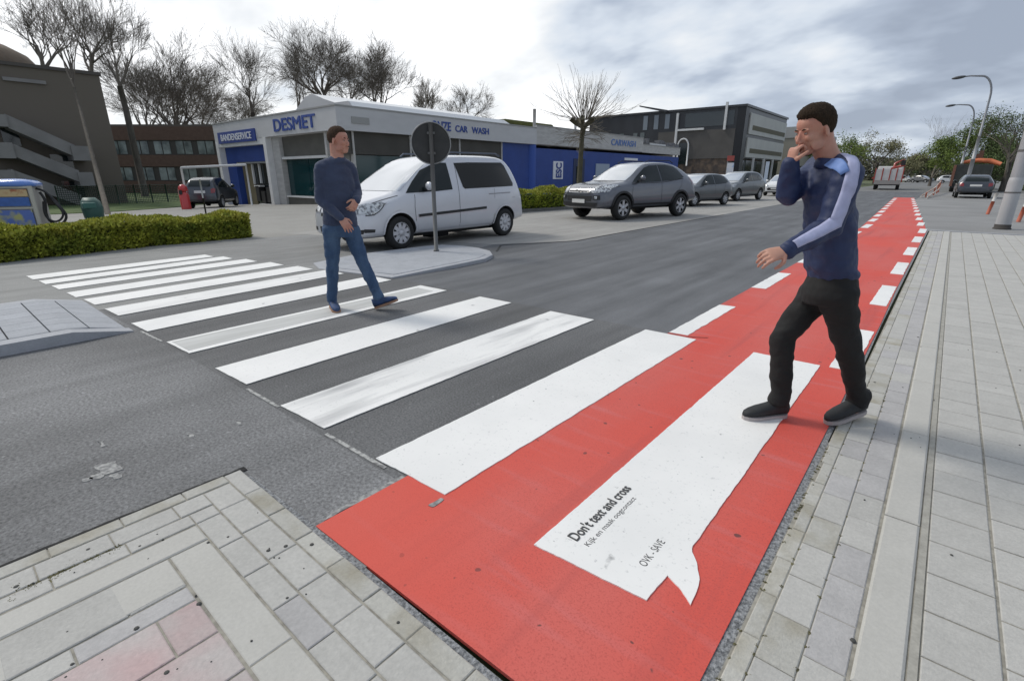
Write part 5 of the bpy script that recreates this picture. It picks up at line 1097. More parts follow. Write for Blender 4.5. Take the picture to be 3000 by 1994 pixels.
for (ya, za), (yb, zb) in [((4.7, 4.2), (7.3, 2.75)), ((4.6, 2.75), (7.2, 1.35)), ((4.3, 1.4), (7.0, .0))]:
    b.add([(ex+.05, ya, za-.35), (ex+1.5, ya, za-.35), (ex+1.5, yb, zb-.35), (ex+.05, yb, zb-.35), (ex+.05, ya, za+.35), (ex+1.5, ya, za+.35), (ex+1.5, yb, zb+.35), (ex+.05, yb, zb+.35)], [(3, 2, 1, 0), (4, 5, 6, 7), (0, 1, 5, 4), (1, 2, 6, 5), (2, 3, 7, 6), (3, 0, 4, 7)])
b.build('stair_flight', mconcr, bb)
bx('landing', mconcr, bb, ((ex+.03, 7.1, 2.25), (ex+1.6, 7.9, 3.05)), ((ex+.03, 4.1, 3.9), (ex+1.6, 4.72, 4.5)), ((ex+.03, 7.1, .8), (ex+1.6, 7.8, 1.6)), ((ex+.03, 3.9, 2.3), (ex+1.6, 4.65, 3.1)), ((ex+.03, 3.6, .9), (ex+1.6, 4.4, 1.7)))
bx('stair_window', mdgl, bb, ((ex+.002, 4.5, 3.0), (ex+.06, 5.2, 3.9)), ((ex+.002, 6.3, 1.5), (ex+.06, 7.3, 2.6)), ((ex+.002, 6.5, .2), (ex+.06, 7.5, 1.1)))

# ---- red-brown office wing with rows of windows
mrb = mat('red_brown_brick', (.135, .082, .062), .85, nscale=3, amt=.15, nscale2=20, amt2=.06); mwin = mat('window_glass', (.26, .30, .29), .12, nscale=.7, c2=(.09, .11, .11), lo=.4, hi=.6)
mwf = mat('window_frame_dark', (.05, .045, .04), .6)
A, B_ = Vector((-72.5, 14.2, 0)), Vector((-54.0, 30.2, 0)); dv = (B_-A).normalized(); nv = Vector((dv.y, -dv.x, 0)); ang = math.atan2(dv.y, dv.x); LN = (B_-A).length
ow_ = thing('office_wing', 'red-brown two-storey office wing with rows of white-blinded windows', 'building', A, ang)
def lb(name, m, par, *sp):
    for a, c_ in sp: o = MB().span(a, c_).build(name, m, par, world=False)
    return o
lb('wall', mrb, ow_, ((0, .3, -.6), (LN, 12, 6.4))); lb('parapet', mat('roof_edge_brown', (.12, .10, .085), .8), ow_, ((-.1, .15, 6.4), (LN+.1, 12.1, 6.62)))
lb('brick_band', mrb, ow_, ((0, .08, 5.05), (LN, .298, 6.398)), ((0, .08, 2.35), (LN, .298, 3.55)), ((0, .08, -.6), (LN, .298, .85)))
lb('window_band', mwf, ow_, ((0, .22, 3.552), (LN, .299, 5.048)), ((0, .22, .852), (LN, .299, 2.348)))
k = .35
while k < LN-1.6:
    for z0 in (.95, 3.65):
        lb('window', mwin, ow_, ((k, .17, z0), (k+.78, .215, z0+1.3)), ((k+.9, .17, z0), (k+1.68, .215, z0+1.3)))
    k += 2.35
# dark fence and grass bank in front of the office wing
gb = MB(); pts = [(-30.2, -6), (-29.2, 3), (-29.6, 6.4), (-33.5, 9.6), (-38.2, 12.8), (-44, 30), (-56, 28), (-74, 14), (-74, -14), (-40, -20)]
gb.prism([(x, y) for x, y in pts], -.7, lambda x, y: gz(x)+.03); struct('grass_bank', gb, mat('grass', (.055, .095, .022), .9, nscale=3, c2=(.09, .13, .035), bump=1, bscale=30))
gf = thing('mesh_fence', 'dark green mesh fence along the grass before the red-brown office wing', 'fence', (-38, 8, -.4))
b = MB(); p0, p1 = Vector((-36.6, 5.5, -.35)), Vector((-42.8, 17.5, -.4)); d_ = p1-p0
fg_ = mat('fence_green', (.015, .04, .025), .6)
for k in range(13): q = p0+d_*k/12; MB().tube([q, q+Vector((0, 0, 1.25))], .03, 6).build('post', fg_, gf)
b = MB(); 
for z in [i*.11 for i in range(1, 12)]: b.tube([p0+Vector((0, 0, z)), p1+Vector((0, 0, z))], .016, 4)
for k in range(120): q = p0+d_*k/119; b.tube([q, q+Vector((0, 0, 1.2))], .012, 4)
b.build('mesh_panel', bpy.data.materials['fence_green'], gf)
# ================================================================ VEGETATION
mbark = mat('bark', (.12, .105, .088), .9, nscale=6, amt=.35, stretch=(1, 1, .3), bump=.6, bscale=30)
mtwig = mat('twigs', (.15, .13, .108), .9, island=.25)
mtwigw = mat('twigs_brown', (.20, .175, .142), .9, island=.25)
def grow(b, p, d, L, r, lev, rnd, k=(3, 4), up=.12, spread=.6, shrink=.72, minr=.012, bend=.12, tips=None, nseg=3, droop=0):
    pts = [p]; rad = [r]; dd = d.copy(); q = p.copy()
    for i in range(nseg):
        dd = (dd+Vector((rnd.gauss(0, bend), rnd.gauss(0, bend), rnd.gauss(0, bend*.6)+up*.3-droop))).normalized(); q = q+dd*(L/nseg); pts.append(q); rad.append(max(minr*.7, r*(1-.45*(i+1)/nseg)))
    b.tube(pts, rad, 6 if r > .08 else (4 if r > .03 else 3), cap=False, smooth=r > .03)
    if lev <= 0:
        if tips is not None: tips.append((q, dd))
        return
    n = rnd.randint(*k)
    for i in range(n):
        t = 1.0 if i == 0 else rnd.uniform(.35, 1.0); j = min(nseg, max(1, int(round(t*nseg)))); base = pts[j] if i else q
        a = rnd.uniform(0, 6.28); fa, fb_ = frame(dd); sp = spread*rnd.uniform(.6, 1.25)*(.45 if i == 0 else 1)
        nd = (dd*math.cos(sp)+(fa*math.cos(a)+fb_*math.sin(a))*math.sin(sp)+Vector((0, 0, up))).normalized()
        grow(b, base, nd, L*shrink*rnd.uniform(.8, 1.15), max(minr, rad[j]*(.78 if i == 0 else .6)), lev-1, rnd, k, up, spread, shrink, minr, bend, tips, nseg, droop)
def bare_tree(label, px, ytop, ybase_split, dist, seed, wpx, lev=6, fork=1, lean=0, m=mtwig, minr=.016, group='bare trees behind the buildings', k=(3, 4), spread=.55, low=None):
    """px,ytop: crown centre and top in the photo; wpx crown width; the tree then stands at that place and size in the scene"""
    rnd = random.Random(seed); top = AT(px, ytop, dist); base = Vector((top.x, top.y, gz(top.x)-.1)); Ht = top.z-base.z; W_ = wpx/F*dist
    root = thing('bare_tree', label, 'tree', base, 0, group)
    b = MB(); th_ = (AT(px, ybase_split, dist).z-base.z) if ybase_split else Ht*.3; th_ = max(1.2, min(th_, Ht*.6)); r0 = Ht*.014+.05
    q = Vector((lean, 0, th_)); b.tube([(0, 0, 0), (lean*.3, 0, th_*.4), (lean*.7, .05, th_*.8), q], [r0*1.25, r0, r0*.9, r0*.8], 8); b.build('trunk', mbark, root, world=False)
    c_ = MB(); Lc = (Ht-th_)
    minr *= .5; s_ = sum(.80**i for i in range(lev+1)); L0 = Lc/s_*1.15
    wr_ = max(.35, min(1.4, W_/Lc/1.25))
    for i in range(rnd.randint(3, 4)+(fork-1)):
        a = 6.28*i/4+rnd.uniform(-.4, .4); sp = (.12 if i == 0 else rnd.uniform(.3, .65))*wr_
        grow(c_, q-Vector((0, 0, .1*i)), Vector((math.cos(a)*math.sin(sp), math.sin(a)*math.sin(sp), math.cos(sp))), L0*rnd.uniform(.85, 1.1), r0*.55, lev, rnd, k, .06/wr_, spread*wr_, .80, minr, .16)
    xs = [v[0] for v in c_.v]; ys = [v[1] for v in c_.v]; zs = [v[2] for v in c_.v]; zt = sorted(zs)[int(len(zs)*.997)]; fz = (Ht-th_)/(zt-th_)
    rs = sorted(math.hypot(v[0]-lean, v[1]) for v in c_.v); fr = (W_/2)/rs[int(len(rs)*.97)]
    c_.v = [(lean+(x-lean)*fr, y*fr, th_+(z-th_)*fz) for x, y, z in c_.v]
    c_.build('crown', m, root, world=False); return root
bare_tree('bare tree rising over the round roof tower, cut by the left edge of the picture', 55, -70, 200, 54, 1, 260, lev=5, spread=.5, k=(3, 4), minr=.022)
bare_tree('slender bare tree above the middle of the brown brick block', 200, -60, 190, 50, 2, 230, lev=5, lean=.3, spread=.48, k=(3, 4), minr=.02)
bare_tree('bare tree with a forked trunk at the corner of the brown brick block', 300, 5, 170, 46, 3, 190, lev=5, lean=-.4, minr=.022)
bare_tree('dense dark ivy-choked bare tree behind the roof of the red-brown office wing', 470, 108, 400, 66, 4, 300, lev=5, k=(3, 4), minr=.026, fork=3, low=1)
bare_tree('tall bare tree with a rounded crown left of the showroom letters', 705, 100, 330, 62, 5, 200, lev=5, k=(3, 4), minr=.022, spread=.6)
bare_tree('low bushy bare tree between office wing and showroom roof', 625, 260, 400, 70, 6, 170, lev=5, minr=.022, m=mtwigw)
bare_tree('tallest wide bare tree behind the showroom gable', 925, 72, 290, 64, 7, 260, lev=5, k=(4, 4), minr=.022, fork=2)
bare_tree('bare tree with dark crown above the man in the blue jumper', 1100, 122, 330, 66, 8, 220, lev=5, k=(4, 4), minr=.024, fork=2)
bare_tree('dark bare tree filling the gap before the showroom gable', 850, 120, 330, 72, 14, 150, lev=5, k=(3, 4), minr=.024, m=mtwigw)
bare_tree('faint thin bare tree behind the showroom rooflight', 1245, 225, 340, 80, 9, 110, lev=5, minr=.026, m=mtwigw)
bare_tree('small fan-shaped bare tree behind the showroom rooflight', 1362, 248, 350, 70, 10, 150, lev=5, minr=.026)
bare_tree('broad bare tree with low dense twigs right behind the red-brown office wing', 545, 190, 400, 74, 15, 210, lev=5, k=(3, 4), minr=.03, m=mtwigw)
bare_tree('round dense bare tree between the forked tree and the ivy-choked one', 385, 150, 400, 72, 16, 200, lev=5, k=(3, 4), minr=.03)
bare_tree('bare tree partly behind the dark one above the office wing roof', 460, 175, 400, 80, 17, 260, lev=5, k=(3, 4), minr=.034)
bare_tree('wispy bare tree between the tall one and the dark-crowned one behind the showroom', 1010, 150, 330, 76, 18, 200, lev=5, k=(3, 4), minr=.026, m=mtwigw)
bare_tree('low twiggy bare tree just left of the showroom roof', 690, 250, 380, 82, 19, 200, lev=5, k=(4, 4), minr=.026, m=mtwigw)
# pollarded plane in front of the blue wall
rnd = random.Random(21); pb_ = c2w(0, 0); px_ = AT(1683, 560, 26); base = Vector((-14.6, 22.6, 0)); pt = thing('pollard_tree', 'pollarded plane tree with a fan of thin bare shoots in front of the blue wall', 'tree', base)
zt = AT(1685, 352, 26.0).z
b = MB(); b.tube([(0, 0, 0), (0, 0, 1.5), (.04, 0, zt-.7), (.08, .1, zt-.05)], [.16, .13, .12, .15], 10)
for a in (0, 1.3, 2.6, 3.9, 5.2): b.tube([(.05, .05, zt-.25), (.05+.35*math.cos(a), .05+.35*math.sin(a), zt-.02+.1*math.sin(a*3)), (.05+.62*math.cos(a), .05+.62*math.sin(a), zt+.12)], [.11, .10, .12], 8)
b.build('trunk', mat('plane_bark', (.105, .095, .060), .9, nscale=5, amt=.3), pt, world=False)
c_ = MB()
for i in range(60):
    a = rnd.uniform(0, 6.28); el = rnd.uniform(.05, 1.45); q = .55*math.cos(el); s0 = Vector((.05+q*math.cos(a), .05+q*math.sin(a), zt+.1)); d = Vector((math.cos(a)*math.cos(el), math.sin(a)*math.cos(el), math.sin(el)))
    grow(c_, s0, d, rnd.uniform(.85, 1.45)*(.98-.14*math.sin(el)), .021, 2, rnd, (2, 3), .07, .42, .62, .006, .09)
for i in range(30):
    a = rnd.uniform(0, 6.28); h_ = rnd.uniform(zt-.9, zt-.2); d = Vector((math.cos(a), math.sin(a), rnd.uniform(-.25, .25))).normalized(); grow(c_, Vector((.02, 0, h_)), d, rnd.uniform(.5, .8), .018, 2, rnd, (2, 3), -.02, .4, .7, .008, .1)
c_.build('crown', mtwigw, pt, world=False)
# small bare tree by the right-hand lamps
def leafy(label, px, ytop, dist, wpx, seed, c1, leaves=9000, lev=4, dens=.55, m_t=None, leaf=.16, group='trees along the far street', name='leafy_tree', zlow=.22):
    rnd = random.Random(seed); top = AT(px, ytop, dist); base = Vector((top.x, top.y, -.1)); Ht = top.z+.1; W_ = wpx/F*dist
    root = thing(name, label, 'tree', base, 0, group); b = MB(); b.tube([(0, 0, 0), (.05, 0, Ht*.2), (0, .05, Ht*.42)], [Ht*.028+.04, Ht*.022+.03, Ht*.018], 8)
    sk = MB(); tips = []
    for i in range(6):
        a = 6.28*i/6+rnd.uniform(-.4, .4); sp = rnd.uniform(.3, 1.0); grow(sk, Vector((0, 0, Ht*rnd.uniform(.2, .42))), Vector((math.cos(a)*math.sin(sp), math.sin(a)*math.sin(sp), math.cos(sp))), Ht*.24, Ht*.014, 3, rnd, (3, 4), .12, .6, .72, .012, .12, tips)
    zt_ = sorted(v[2] for v in sk.v)[int(len(sk.v)*.995)]; rs = sorted(math.hypot(v[0], v[1]) for v in sk.v)[int(len(sk.v)*.97)]; fz, fr = (Ht*.93-Ht*.2)/(zt_-Ht*.2), (W_*.45)/rs
    f3 = lambda v: (v[0]*fr, v[1]*fr, Ht*.2+(v[2]-Ht*.2)*fz)
    sk.v = [f3(v) for v in sk.v]; b.v += [] ; o = b.build('trunk', mbark, root, world=False); sk.build('branches', mtwigw, root, world=False)
    L = MB(); clumps = [(Vector(f3(t[0])), rnd.uniform(.4, 1.0)*W_*.085) for t in tips]
    for i in range(leaves):
        c0, cr = clumps[rnd.randrange(len(clumps))]; p = c0+Vector((rnd.gauss(0, 1), rnd.gauss(0, 1), rnd.gauss(0, .8)))*cr*.75
        if p.z < Ht*zlow*.7: continue
        n_ = Vector((rnd.gauss(0, 1), rnd.gauss(0, 1), rnd.gauss(0, 1))).normalized(); a_, b__ = frame(n_); s = leaf*rnd.uniform(.6, 1.3)
        L.add([p-a_*s*.5, p+b__*s*.35, p+a_*s*.5, p-b__*s*.35], [(0, 1, 2, 3)])
    L.build('crown', c1, root, world=False); return root
mlg = mat('fresh_leaves', (.20, .26, .045), .7, island=.35, nscale=.35, c2=(.10, .15, .03), lo=.4, hi=.6)
mlb = mat('budding_leaves', (.24, .23, .12), .8, island=.3, nscale=.3, amt=.3)
mld = mat('dark_leaves', (.095, .135, .04), .8, island=.35, nscale=.4, amt=.3)
leafy('budding grey-green tree straight down the street behind the crane lorry', 2592, 388, 95, 150, 31, mlb, 5200, leaf=.22)
leafy('light green tree left of the crane lorry, behind the striding man', 2468, 392, 88, 165, 32, mlg, 5500, leaf=.22)
leafy('low green tree right of the crane lorry', 2672, 452, 120, 110, 33, mlb, 5000, leaf=.32)
leafy('small olive tree at the vanishing end of the street', 2725, 466, 130, 90, 34, mld, 5000, leaf=.34)
leafy('darker tree right of the crane lorry in the distance', 2625, 480, 150, 90, 35, mld, 3500, leaf=.36)
leafy('big bright green tree to the right of the street lamps', 2860, 352, 62, 190, 36, mlg, 15000, leaf=.17, zlow=.0)
leafy('dark green tree behind the big steel mast', 2950, 400, 58, 190, 37, mld, 12000, leaf=.17, zlow=.0)
leafy('loosely leafed tree at the right edge of the picture', 3010, 300, 48, 210, 38, mld, 4200, leaf=.13, zlow=.1)
leafy('green thicket tree below the lamps', 2905, 455, 56, 200, 39, mld, 9000, leaf=.16, zlow=0)
bare_tree('thin bare tree left of the street lamps', 2775, 335, 520, 74, 41, 130, lev=5, minr=.016, m=mtwigw, group='trees along the far street', k=(2, 3))
# distant mass that closes the street
rnd = random.Random(50); L = MB()
for i in range(26000):
    t = rnd.random(); x = -60+t*140; y = 190+rnd.uniform(0, 30)+abs(x)*.2; hh = 6.0+2.2*mnoise.noise(Vector((x*.07, 3, 0)))+1.2*mnoise.noise(Vector((x*.3, 7, 0)))
    if -9 < x < -1 and rnd.random() < .5: hh *= .7
    p = Vector((x, y, rnd.uniform(0, max(1, hh)))); n_ = Vector((rnd.gauss(0, 1), rnd.gauss(0, 1), rnd.gauss(0, 1))).normalized(); a_, b__ = frame(n_); s = rnd.uniform(.5, 1.1)
    L.add([p-a_*s*.5, p+b__*s*.4, p+a_*s*.5, p-b__*s*.4], [(0, 1, 2, 3)])
o = L.build('distant_wood', mat('distant_foliage', (.115, .125, .070), .9, island=.25, nscale=.06, c2=(.09, .085, .06))); setp(o, 'far-off line of trees closing the end of the street', 'woodland', kind='stuff')
# roadside verge bushes on the right
rnd = random.Random(51); L = MB()
for i in range(16000):
    y = rnd.uniform(34, 75); x = 4.5+rnd.uniform(0, 3)+(y-34)*.02; p = Vector((x, y, rnd.uniform(0, 1.5+.5*mnoise.noise(Vector((0, y*.4, 0))))))
    n_ = Vector((rnd.gauss(0, 1), rnd.gauss(0, 1), rnd.gauss(0, 1))).normalized(); a_, b__ = frame(n_); s = rnd.uniform(.08, .18); L.add([p-a_*s*.5, p+b__*s*.4, p+a_*s*.5, p-b__*s*.4], [(0, 1, 2, 3)])
o = L.build('verge_bushes', mld); setp(o, 'low bushes and rough grass on the verge behind the big mast', 'bushes', kind='stuff')

# ---- clipped hedges: a leafy skin over a dark twiggy core
mhedge = mat('hedge_leaves', (.36, .37, .04), .75, island=.45, nscale=2.5, c2=(.17, .22, .028), lo=.35, hi=.65)
mtips = mat('hedge_new_shoots', (.46, .43, .07), .75, island=.35, nscale=4, c2=(.30, .33, .04), lo=.35, hi=.65)
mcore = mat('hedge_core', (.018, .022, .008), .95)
def hedge(label, line, wdt, h, seed, n_, m, grp='clipped hedges'):
    # line: front edge points (x,y); the hedge lies on the -x side
    rnd = random.Random(seed); mx_ = sum(p[0] for p in line)/len(line); my_ = sum(p[1] for p in line)/len(line); root = thing('hedge', label, 'hedge', (mx_-wdt/2, my_, 0), 0, grp)
    ln = [Vector((x, y, 0)) for x, y in line]; seg = [(a, c) for a, c in zip(ln, ln[1:])]; tot = sum((c-a).length for a, c in seg)
    def at(t):
        s = t*tot
        for a, c in seg:
            l = (c-a).length
            if s <= l: return a+(c-a)*(s/l), (c-a).normalized()
            s -= l
        return ln[-1], (ln[-1]-ln[-2]).normalized()
    def hh(t, q): p, _ = at(t); return h*(1+.26*mnoise.noise(Vector((p.x*.9, p.y*.9, q*2)))+.16*mnoise.noise(Vector((p.x*2.6, p.y*2.6, 4+q))))
    core = MB()
    k = 24
    for i in range(k):
        t0, t1 = i/k*.98+.01, (i+1)/k*.98+.01; a, d = at(t0); c, _ = at(t1); nrm = Vector((-d.y, d.x, 0)); h0 = min(hh(t0, .2), hh(t1, .2))*.80
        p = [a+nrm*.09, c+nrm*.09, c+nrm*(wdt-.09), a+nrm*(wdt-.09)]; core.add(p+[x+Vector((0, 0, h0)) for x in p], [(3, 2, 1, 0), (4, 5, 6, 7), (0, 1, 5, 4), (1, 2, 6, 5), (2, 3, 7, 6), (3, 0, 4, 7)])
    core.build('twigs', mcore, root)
    L = MB()
    for i in range(n_):
        t = rnd.random(); p, d = at(t); nrm = Vector((-d.y, d.x, 0)); side = rnd.random(); up = Vector((0, 0, 1))
        if side < .42: q = rnd.random()**.9; z = hh(t, 0)*q; o_ = nrm*(.02+.07*rnd.random()**2+.11*mnoise.noise(Vector((p.x*3, p.y*3, z*4)))+max(0, z/h-.85)*.5); pos = p+o_+up*z; out = -nrm
        elif side < .90: q = rnd.random(); z = hh(t, q)-.06*rnd.random()**2; pos = p+nrm*wdt*q+up*(z-abs(q-.5)**4*1.2); out = up
        else:
            e_ = 1 if rnd.random() < .6 else 0; p, d = at(e_); nrm = Vector((-d.y, d.x, 0)); q = rnd.random(); z = hh(e_, q)*rnd.random(); pos = p+nrm*wdt*q+d*(.05*(1 if e_ else -1)*rnd.random())+up*z; out = d*(1 if e_ else -1)
        g = (out*1.2+Vector((rnd.gauss(0, .8), rnd.gauss(0, .8), rnd.gauss(0, .8)+.5))).normalized(); a_, b__ = frame(g); ll = rnd.uniform(.035, .075); ww = ll*.34
        # a leaf spray standing out along g
        tw = a_*math.cos(i)+b__*math.sin(i); L.add([pos-tw*ww, pos+tw*ww, pos+g*ll*.75+tw*ww*.8, pos+g*ll*1.25, pos+g*ll*.75-tw*ww*.8], [(0, 1, 2, 3, 4)], mi=1 if (pos.z/h > .80+.15*mnoise.noise(pos*3) and rnd.random() < .85) or rnd.random() < .06 else 0)
    L.build('foliage', [m, mtips], root); return root
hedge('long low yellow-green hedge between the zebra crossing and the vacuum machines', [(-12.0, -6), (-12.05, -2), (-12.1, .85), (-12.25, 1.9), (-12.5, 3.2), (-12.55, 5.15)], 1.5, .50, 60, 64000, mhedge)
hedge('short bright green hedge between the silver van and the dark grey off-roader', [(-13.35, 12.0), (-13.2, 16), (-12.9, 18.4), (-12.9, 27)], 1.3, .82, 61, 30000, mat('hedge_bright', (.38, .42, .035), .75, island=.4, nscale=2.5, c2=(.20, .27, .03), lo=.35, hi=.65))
b = MB()
for (x0, y0), (x1, y1) in (((-13.2, 11.8), (-13.05, 16)), ((-13.05, 16), (-12.72, 18.4)), ((-12.72, 18.4), (-12.72, 28))): b.prism([(x0-.1, y0), (x0, y0), (x1, y1), (x1-.1, y1)], -.02, .12)
struct('kerb', b, mat('dark_kerb', (.16, .16, .15), .8, nscale=3, amt=.2))

# ================================================================ STREET FURNITURE
mgalv = mat('galvanised_steel', (.42, .43, .44), .5, m=.25, nscale=3, amt=.22, stretch=(1, 1, .25), nscale2=40, amt2=.06)
mgalvd = mat('dull_steel', (.17, .17, .165), .6, m=.2, nscale=5, amt=.3, stretch=(1, 1, .3))
# round sign seen from behind, on the island
sp = Vector((-7.16, 6.27, .06)); sg = thing('round_sign', 'round traffic sign seen from behind on a grey post, standing on the rounded island', 'traffic sign', sp)
b = MB(); b.tube([(0, 0, 0), (0, 0, 2.20)], .038, 12); b.build('post', mgalvd, sg, world=False)
b = MB(); b.lathe([(.055, 0), (.055, .02), (.04, .03)], (0, 0, 0), 'z', 12); b.build('base_collar', mgalvd, sg, world=False)
yaw = TH+R(14); f_ = Vector((-math.sin(yaw), math.cos(yaw), 0)); rt = Vector((math.cos(yaw), math.sin(yaw), 0)); b = MB(); c0 = f_*.06+Vector((0, 0, 1.885)); vs = []; N_ = 40; rr_ = .345
b.loft([(c0-f_*.004, rt*rr_, Vector((0, 0, rr_))), (c0+f_*.008, rt*rr_, Vector((0, 0, rr_)))], N_, smooth=False); b.build('disc', mat('sign_back', (.050, .050, .047), .6, nscale=4, amt=.3), sg, world=False)
b = MB(); pts = [c0-f_*.012+rt*rr_*math.cos(a)+Vector((0, 0, rr_*math.sin(a))) for a in [2*math.pi*i/40 for i in range(41)]]; b.tube(pts, .011, 6, cap=False); b.build('rim', mat('sign_rim', (.30, .30, .29), .5), sg, world=False)
b = MB()
for z in (1.72, 2.05): b.box(f_*.03+Vector((0, 0, z)), (.13, .10, .035), rz=yaw)
b.build('bracket', mgalvd, sg, world=False)
# big steel mast
mp_ = Vector((1.27, 19.5, 0)); ms = thing('steel_mast', 'thick grey steel mast with dark base and small blue sticker at the right edge', 'mast', mp_)
b = MB(); b.lathe([(.165, .10), (.160, 1.25), (.150, 1.34), (.142, 1.36)], (0, 0, 0), 'z', 32); b.build('sleeve', mat('mast_sleeve', (.50, .505, .51), .5, m=.2, nscale=2, amt=.2, stretch=(1, 1, .2)), ms, world=False)
b = MB(); b.lathe([(.146, 1.3), (.140, 3), (.11, 9), (.09, 11), (0, 11)], (0, 0, 0), 'z', 32); b.build('pole', mgalv, ms, world=False)
b = MB(); b.lathe([(.195, 0), (.195, .03), (.178, .035), (.176, .12), (.168, .13)], (0, 0, 0), 'z', 32); b.build('base', mat('mast_base', (.05, .045, .04), .8), ms, world=False)
b = MB(); b.lathe([(.166, .95), (.170, .97), (.166, .99)], (0, 0, 0), 'z', 32); b.lathe([(.147, 2.0), (.152, 2.03), (.147, 2.06)], (0, 0, 0), 'z', 32); b.build('band', mgalvd, ms, world=False)
b = MB(); vs = []
for z in (2.15, 2.45, 2.78):
    for k in range(7): a = -math.pi/2-.45+k*.16; r_ = .1475-(z-1.3)*.004+.003; vs.append((r_*math.cos(a), r_*math.sin(a), z))
b.add(vs, [(j*7+i, j*7+i+1, j*7+i+8, j*7+i+7) for j in range(2) for i in range(6)], True); b.build('sticker', mat('blue_sticker', (.10, .16, .40), .5, nscale=9, c2=(.5, .5, .55), lo=.5, hi=.55), ms, world=False)
# street lamps
def lamp(label, px_base, dist, head_px, arm, hgt):
    p = AT(px_base[0], px_base[1], dist); base = Vector((p.x, p.y, 0)); root = thing('street_lamp', label, 'street lamp', base, 0, 'curved street lamps')
    b = MB(); b.tube([(0, 0, 0), (0, 0, 2.6)], .13, 12); b.tube([(0, 0, 2.55), (0, 0, 4.2)], [.115, .10], 12); b.build('column', mgalv, root, world=False)
    b = MB(); pts = [(0, 0, 4.1), (0, 0, hgt-1.5)]+[(-arm*.45*(1-math.cos(a)), 0, hgt-1.5+1.45*math.sin(a)) for a in [math.pi/2*i/8 for i in range(1, 9)]]+[(-arm*.8, 0, hgt+.02), (-arm, 0, hgt)]
    b.tube(pts, [.085]+[.065]*(len(pts)-3)+[.05, .045], 10); b.build('arm', mat('lamp_arm_grey', (.26, .27, .29), .5, m=.2), root, world=False)
    b = MB(); b.ell((-arm-.30, 0, hgt-.02), (Vector((.42, 0, .04)), Vector((0, .17, 0)), Vector((0, 0, .11))), 16, 8); b.build('lamp_head', mat('lamp_head_dark', (.08, .085, .09), .5), root, world=False); return root
lamp('taller nearer curved street lamp above the orange load of the dark truck', (2842, 500), 40, None, 1.75, 8.35)
lamp('smaller farther curved street lamp beside the taller one', (2811, 505), 54, None, 1.75, 8.15)
# thin leaning pole in the left hedge
p = Vector((-12.95, 4.45, 0)); o = thing('thin_pole', 'thin pole, dark below and pale above, standing in the end of the long hedge', 'pole', p)
b = MB(); b.tube([(0, 0, 0), (0, 0, .92)], .018, 8); b.build('lower_pole', mblackp, o, world=False)
b = MB(); b.tube([(0, 0, .92), (0, 0, 1.32)], .016, 8); b.build('upper_pole', mat('pale_pole', (.35, .36, .34), .5), o, world=False)
# red and white posts, barrier
mrp = mat('post_orange', (.50, .13, .07), .6, nscale=5, amt=.2); mwp = mat('post_white', (.62, .60, .56), .6)
for i, (q, lb_) in enumerate(((Vector((1.22, 26.7, 0)), 'orange and white guide post left of the big mast'), (Vector((1.82, 22.9, 0)), 'orange and white guide post right of the big mast'))):
    o = thing('guide_post', lb_, 'guide post', q, 0, 'orange and white guide posts'); ln_ = Vector((.10, 0, .78)) if i == 0 else Vector((.08, 0, .76))
    b = MB(); b.tube([(0, 0, 0), ln_*.62], .055, 8); b.build('lower_post', mrp, o, world=False); b = MB(); b.tube([ln_*.62, ln_], .052, 8); b.build('upper_post', mwp, o, world=False)
br = thing('plank_barrier', 'slanting orange and white plank barrier lying open left of the dark estate car', 'barrier', (-1.0, 50, 0))
b = MB(); b.tube([(-1.50, 43.6, .10), (-1.0, 52, .55), (-.9, 60, .95)], .045, 6); b.tube([(-1.15, 42.8, .04), (-.80, 52, .40), (-.75, 60, .75)], .045, 6); b.build('plank', mat('barrier_stripe', (.50, .30, .22), .7, nscale=.8, c2=(.60, .56, .50), lo=.48, hi=.52), br)
b = MB()
for x, y, h_ in ((-1.3, 46, .3), (-1.0, 51, .55), (-.93, 56, .8), (-.9, 60, .98)): b.box((x, y, h_/2), (.08, .5, h_))
b.build('foot', mrp, br)
# banners by the parked cars
for nm, q, cl_, hh_, lb_ in (('banner', Vector((-13.2, 40.5, 0)), mat('banner_blue', (.45, .55, .72), .6, nscale=1.5, c2=(.75, .75, .76), lo=.45, hi=.5), 2.45, 'white and blue upright banner with a red top beside the parked cars'), ('banner', Vector((-12.7, 48.5, 0)), mat('banner_white', (.55, .62, .70), .6), 2.7, 'narrow pale upright banner between people carrier and white hatchback')):
    o = thing(nm, lb_, 'banner', q); b = MB(); b.tube([(0, 0, 0), (0, 0, hh_)], .03, 6); b.build('pole', mgalv, o, world=False); b = MB(); b.box((.25, 0, hh_*.62), (.46 if hh_ < 2.6 else .28, .02, hh_*.65), rz=.5); b.build('cloth', cl_, o, world=False)
    if hh_ < 2.6: b = MB(); b.box((.2, 0, hh_+.18), (.5, .03, .36), rz=.5); b.build('red_top', mred2, o, world=False)
